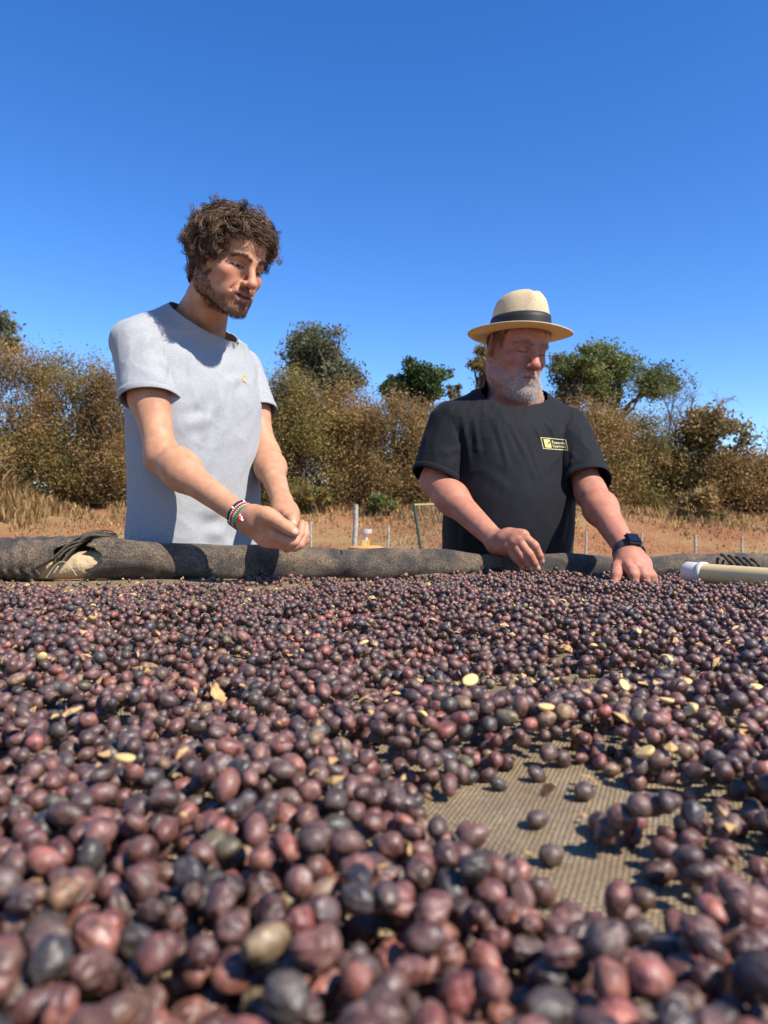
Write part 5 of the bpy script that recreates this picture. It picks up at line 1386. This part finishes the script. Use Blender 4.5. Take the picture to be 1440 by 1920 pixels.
def build_cherries():
    r = random.Random(21); rn = np.random.default_rng(21)
    bare = []      # bare net patches: picture x, y, half width, half depth (metres)
    for px, py, a, b in ((1055, 1500, .044, .040), (930, 1550, .038, .036), (1120, 1675, .028, .028), (1010, 1605, .022, .02), (1230, 1540, .02, .026), (1290, 1530, .014, .02), (945, 1312, .034, .03), (1100, 1288, .03, .035), (1065, 1245, .02, .03), (320, 1200, .05, .045),
                         (300, 1096, .07, .15), (190, 1098, .09, .18), (60, 1096, .09, .17), (410, 1090, .06, .10), (690, 1097, .06, .09), (800, 1099, .055, .09), (560, 1096, .04, .06), (1380, 1375, .016, .02), (1440, 1650, .012, .02), (240, 1207, .03, .03)):
        c = on_bed(px, py); bare.append((c[0], c[1], a, b))
    hands = [(W(1156, 1085, 1.615), .011), (W(1189, 1090, 1.598), .012), (W(1210, 1090, 1.603), .011), (W(1221, 1088, 1.613), .010), (W(1226, 1086, 1.63), .009)]
    pipeA, pipeB = PIPE
    cell = .011; grid = {}; out = []

    def support(x, y, ra):
        z = float(bed_z(x, y)) + ra * .9
        ci, cj = int(math.floor(x / cell)), int(math.floor(y / cell))
        for i in (ci - 1, ci, ci + 1):
            for j in (cj - 1, cj, cj + 1):
                for (X, Y, Z, R) in grid.get((i, j), ()):
                    d2 = (x - X) ** 2 + (y - Y) ** 2; s = (ra + R) * .93
                    if d2 < s * s: z = max(z, Z + math.sqrt(s * s - d2))
        return z
    area = 0
    pts = []
    while len(pts) < 112000:
        y = .10 + 1.80 * r.random(); half = max(.56 * y + .16, .60)
        if r.random() > half / (.56 * 1.90 + .16): continue
        x = r.uniform(-half, half)
        if abs(x) > half - .10 * r.random() and half > .6: continue
        pts.append((x, y))
    Nw = len(pts); A = 0
    def layers(x, y):
        base = 1.65 + .35 * math.sin(x * 11 + 2 * math.sin(y * 6)) + .25 * math.sin(y * 17 + x * 7)
        if x < -.02 and y < .75: base += .7
        if y > .95 and x > .1: base += .55
        if y > 1.0: base -= .95 * min(1, (y - 1.0) / .2) * min(1, max(0, (.05 - x) / .25))
        if y > 1.45 and x > .0: base *= .62
        if y < .34: base += .5
        m = 1.0 if abs(x) < .56 * y + .14 else .7
        for (cx, cy, a, b) in bare:
            e = ((x - cx) / a) ** 2 + ((y - cy) / b) ** 2
            if e < 2.2: m = min(m, max(.07 if y < .6 else .05, (e - .8) / 1.4))
        return base * m
    # total area sampled ~ integral of width
    area = sum(2 * max(.56 * (.1 + 1.80 * (k + .5) / 400) + .16, .60) * 1.80 / 400 for k in range(400))
    per = Nw / area
    n_full = .62 / (math.pi * .0049 ** 2)
    for (x, y) in pts:
        if r.random() > layers(x, y) * n_full / per: continue
        (c, rad) = roll_at(x)
        if y > c[1] - rad * .55: continue
        ra = .0047 * min(1.3, max(.65, r.gauss(1, .13)))
        best = None
        for k in range(4):
            x2, y2 = (x, y) if k == 0 else (x + r.uniform(-.008, .008), y + r.uniform(-.008, .008))
            z = support(x2, y2, ra)
            if best is None or z < best[2]: best = (x2, y2, z)
        x, y, z = best
        if z > float(bed_z(x, y)) + .030: continue
        if any((x - h[0]) ** 2 + (y - h[1]) ** 2 < (q + ra) ** 2 for h, q in hands): continue
        t = ((x - pipeA[0]) * (pipeB[0] - pipeA[0]) + (y - pipeA[1]) * (pipeB[1] - pipeA[1])) / ((pipeB[0] - pipeA[0]) ** 2 + (pipeB[1] - pipeA[1]) ** 2)
        if -.02 < t < 1.1:
            dx, dy = x - pipeA[0] - t * (pipeB[0] - pipeA[0]), y - pipeA[1] - t * (pipeB[1] - pipeA[1])
            if dx * dx + dy * dy < .026 ** 2 and z > BED + .012: continue
        (c, rad) = roll_at(x)
        if (y - c[1]) ** 2 + (z - c[2]) ** 2 < (rad + ra * .6) ** 2: continue
        grid.setdefault((int(math.floor(x / cell)), int(math.floor(y / cell))), []).append((x, y, z, ra))
        out.append((x, y, z, ra))
    # leave out fruits wholly buried under others
    def seen(q):
        x, y, z, ra = q; k = 0; ci, cj = int(math.floor(x / cell)), int(math.floor(y / cell))
        for i in (ci - 1, ci, ci + 1):
            for j in (cj - 1, cj, cj + 1):
                for (X, Y, Z, R_) in grid.get((i, j), ()):
                    if Z > z + .004 and (x - X) ** 2 + (y - Y) ** 2 < (.0092) ** 2: k += 1
        return k
    cov = [seen(q) for q in out]; keepi = [i for i, q in enumerate(out) if q[1] < .3 or cov[i] < 3]; out = [out[i] for i in keepi]; cov = np.array([cov[i] for i in keepi])
    Q = np.array(out); N = len(Q)
    # colours: mostly dull purple-brown, some red, blue-black, tan, a few green
    base = np.array([(.130, .061, .046), (.19, .074, .055), (.090, .053, .043), (.055, .044, .040), (.28, .095, .068), (.23, .135, .07), (.14, .12, .06)])
    ci = rn.choice(7, N, p=[.40, .20, .17, .10, .07, .045, .015]); colr = base[ci] * rn.uniform(.55, 1.15, (N, 1)) * rn.uniform(.93, 1.07, (N, 3))
    # orientation: long axis mostly lying down
    yaw = rn.uniform(0, 6.283, N); tilt = rn.normal(0, .45, N); roll = rn.uniform(0, 6.283, N)
    px, py, dz = px_of(Q[:, :3]); inview = (px > -40) & (px < 1480) & (py < 1990) & (dz > .1)
    order = np.argsort(np.linalg.norm(Q[:, :3] - [0, 0, CAMZ], axis=1) + np.where(inview, 0, 100)); top = Q[:, 2] > bed_z(Q[:, 0], Q[:, 1]) + .004
    near = order[:300]; isn = np.zeros(N, bool); isn[near] = True
    U6, F6 = cube_sphere(10); var = []
    for k in range(14):
        me = make_mesh('coffee_cherry', cherry_shape(U6, 900 + k), F6, True, np.ones((len(U6), 3))); me.materials.append(MAT['cherry']); var.append(me)
    names = ['dull purple', 'reddish-purple', 'dark purple', 'blue-black', 'pinkish-red', 'tan-brown', 'greenish-brown']
    for i in near:
        o = bpy.data.objects.new('coffee_cherry', var[int(rn.integers(14))]); COL.objects.link(o)
        o.location = Q[i, :3]; o.scale = (Q[i, 3] * .96,) * 3; o.rotation_euler = (roll[i], tilt[i], yaw[i]); o.color = (*colr[i], 1)
        nm = names[ci[i]]
        col_ = 'left' if px[i] < 480 else 'centre' if px[i] < 960 else 'right'; row_ = 'bottom edge' if py[i] > 1760 else 'row above the bottom edge' if py[i] > 1600 else 'blurred foreground'
        tag(o, f'{nm} shrivelled coffee cherry in the {row_}, {col_} of the picture', 'coffee cherry', f'{nm} cherries, {row_}, {col_}')
    # all others: one joined mass, coarser with distance
    cy, sy_, ct, stt, cr, sr = np.cos(yaw), np.sin(yaw), np.cos(tilt), np.sin(tilt), np.cos(roll), np.sin(roll)
    R = np.empty((N, 3, 3))
    R[:, 0, 0] = cy * ct; R[:, 0, 1] = cy * stt * sr - sy_ * cr; R[:, 0, 2] = cy * stt * cr + sy_ * sr
    R[:, 1, 0] = sy_ * ct; R[:, 1, 1] = sy_ * stt * sr + cy * cr; R[:, 1, 2] = sy_ * stt * cr - cy * sr
    R[:, 2, 0] = -stt; R[:, 2, 1] = ct * sr; R[:, 2, 2] = ct * cr
    parts = []; voff = 0; VV, FF, CC = [], [], []
    for lo, hi, m in ((0, .36, 4), (.36, .58, 3), (.58, 1.05, 2), (1.05, 9, 0)):
        if m: U, F_ = cube_sphere(m); F_ = np.concatenate([F_[:, [0, 1, 2]], F_[:, [0, 2, 3]]])
        else: U, F_ = icosa()
        sh = np.stack([cherry_shape(U, 900 + k) for k in range(14)])
        lod = Q[:, 1] + np.where(cov >= 2, .30, 0) + np.where(inview, 0, .45)          # half-buried fruits need less detail
        sel = np.where(~isn & (lod >= lo) & (lod < hi))[0]
        if not len(sel): continue
        k = rn.integers(0, 14, len(sel)); P = np.einsum('nij,nvj->nvi', R[sel], sh[k] * (Q[sel, 3] * .96)[:, None, None]) + Q[sel, None, :3]
        VV.append(P.reshape(-1, 3)); FF.append((F_[None] + (np.arange(len(sel)) * len(U))[:, None, None]).reshape(-1, 3) + voff); CC.append(np.repeat(colr[sel], len(U), 0)); voff += len(sel) * len(U)
    tag(obj('coffee_cherries', make_mesh('coffee_cherries', np.concatenate(VV), np.concatenate(FF), True, np.concatenate(CC)), MAT['cherry']), 'dense layer of dried dark purple coffee cherries spread over the net', 'coffee cherries', kind='stuff')
    print('cherries', N, [int(((Q[:, 1] >= a) & (Q[:, 1] < b)).sum()) for a, b in ((0, .35), (.35, .52), (.52, .95), (.95, 1.35), (1.35, 9))])
    return grid, support


PIPE = (on_bed(1296, 1090, .016), on_bed(1470, 1106, .016))


def build_small(support):
    rn = np.random.default_rng(31)
    # parchment beans: flat on one side with a groove, round on the other
    U, F_ = cube_sphere(5)
    def bean(seed):
        r = np.random.default_rng(seed); V = U * [1.25, .92, .62]; V[:, 2] = np.where(V[:, 2] < -.18, -.18 + (V[:, 2] + .18) * .25, V[:, 2])
        g = np.exp(-((V[:, 1] + .08 * np.sin(V[:, 0] * 2.4)) / .13) ** 2) * (np.abs(V[:, 0]) < 1.1); V[:, 2] += np.where(V[:, 2] < 0, .16 * g, 0); return V * (1 + .03 * nz(U, 4, seed))[:, None]
    mat = simple('parchment', (.62, .42, .17), .55, .4, 300, .25); meshes = [make_mesh('parchment_bean', bean(k), F_) for k in range(4)]
    for m in meshes: m.materials.append(mat)
    spots = [(1112, 1241), (1082, 1276), (1045, 1276), (996, 1304), (1135, 1287), (1170, 1315), (1282, 1277), (1296, 1328), (1272, 1351), (1290, 1342), (1297, 1360), (1250, 1305), (1259, 1332), (1209, 1387), (820, 1325), (792, 1325),
             (730, 1261), (1144, 1181), (1198, 1196), (1251, 1216), (1418, 1276), (881, 1317), (1023, 1412), (174, 1142), (384, 1174), (255, 1201), (365, 1152), (681, 1215), (696, 1181), (79, 1213), (1100, 1165), (233, 1465), (1350, 1230), (1370, 1205)]
    sets = {8: 'pile', 7: 'pile', 9: 'pile', 10: 'pile'}
    for k, (px, py) in enumerate(spots):
        c = on_bed(px, py, .014); ra = .0043 * rn.uniform(.85, 1.1); z = support(c[0], c[1], ra * .7); c = on_bed(px, py, z - BED)
        o = bpy.data.objects.new('parchment_bean', meshes[k % 4]); COL.objects.link(o); o.location = (c[0], c[1], support(c[0], c[1], ra * .6) + .001); o.scale = (ra,) * 3
        o.rotation_euler = (rn.normal(0, .5) + (math.pi if rn.random() < .5 else 0), rn.normal(0, .35), rn.uniform(0, 6.28))
        if k in sets: tag(o, 'pale yellow parchment bean in the little cluster near the right edge', 'coffee bean', 'clustered pale beans at right')
        else: tag(o, 'single pale yellow parchment bean lying among the dark cherries', 'coffee bean', 'single pale beans scattered over the cherries')
    # husks and leaf scraps
    hm = simple('dry_husk', (.46, .28, .12), .8, .2, 200, .4)
    def scrap(seed, L, wd, curl):
        r = np.random.default_rng(seed); n, m = 9, 5; V = []
        for i in range(n):
            u = i / (n - 1); w = wd * math.sin(math.pi * (.08 + .84 * u)) ** .7 * (1 + .25 * r.normal())
            for j in range(m):
                v = j / (m - 1) * 2 - 1; V.append(((u - .5) * L, v * w, curl * v * v * wd + .12 * L * math.sin(u * 4 + seed) + r.normal(0, .04) * wd))
        return make_mesh('husk', V, np.array([(i * m + j, i * m + j + 1, (i + 1) * m + j + 1, (i + 1) * m + j) for i in range(n - 1) for j in range(m - 1)]))
    big = [(172, 1197, .024, .006, 'pale papery husk scrap on the cherries at left', 'husk'), (407, 1300, .020, .005, 'curled tan dry leaf lying among the cherries', 'dry_leaf'), (260, 1270, .022, .006, 'brown crumpled husk left of the curled leaf', 'husk'), (185, 1143, .018, .005, 'small pale husk near the bare pole', 'husk'), (1060, 1215, .014, .005, 'split pale husk in the middle right', 'husk')]
    for k, (px, py, L, wd, lab, nm) in enumerate(big):
        c = on_bed(px, py, .016); o = obj(nm, scrap(40 + k, L, wd, .8), hm); o.location = (c[0], c[1], support(c[0], c[1], .004) + .001); o.rotation_euler = (rn.normal(0, .3), rn.normal(0, .2), rn.uniform(0, 6.28)); tag(o, lab, 'leaf' if nm == 'dry_leaf' else 'husk')
        md = o.modifiers.new('thick', 'SOLIDIFY'); md.thickness = .0006
    VV, FF, vo = [], [], 0
    for k in range(800):
        y = .22 + 1.45 * rn.random() ** .7; x = rn.uniform(-.56 * y - .05, .56 * y + .05); me_s = scrap_np(rn, rn.uniform(.003, .011), rn.uniform(.001, .003)); a = rn.uniform(0, 6.28)
        V = me_s @ (Rz(a) @ Rx(rn.normal(0, .6)) @ Ry(rn.normal(0, .5))).T + [x, y, support(x, y, .0035) + .0004]; VV.append(V); FF.append(np.array([[0, 1, 2, 3], [3, 2, 5, 4]]) + vo); vo += 6
    o = obj('husk_flakes', make_mesh('husk_flakes', np.concatenate(VV), np.concatenate(FF), False), hm); tag(o, 'tiny tan husk flakes sprinkled all over the cherries', 'husk flakes', kind='stuff'); md = o.modifiers.new('thick', 'SOLIDIFY'); md.thickness = .0004
    # cream pipe with white cap lying on the cherries
    A, B = PIPE; ax = nrm(B - A); ax = nrm(np.array([ax[0], ax[1], 0])); A = np.array([A[0], A[1], BED + .036]); root = empty('plastic_pipe', A); e = ax
    mb = MB(); mb.tube([e * .02, e * .5, e * 1.1], .0205, 28); mb.build('tube', simple('cream_pvc', (.60, .44, .21), .38, .5, 14, .14), root)
    wm = simple('white_pvc', (.55, .53, .49), .45, .4, 60, .12)
    mb = MB(); mb.tube([e * -.012, e * -.0095, e * .020, e * .0225], [.0210, .0222, .0222, .0216], 28); mb.build('cap', wm, root)
    mb = MB(); mb.tube([e * .0225, e * .0235, e * .0335, e * .0345], [.0222, .0240, .0240, .0222], 28); mb.build('collar', wm, root)
    tag(root, 'cream plastic pipe with white end cap lying on the cherries at right', 'pipe')


def scrap_np(rn, L, w):
    return np.array([(-L / 2, -w * .3, 0), (-L / 2, w * .3, 0), (0, w, w * .6), (0, -w, w * .5), (L / 2, -w * .2, -w * .2), (L / 2, w * .3, 0)]) + rn.normal(0, w * .15, (6, 3))


_grid, _support = build_cherries()
build_small(_support)
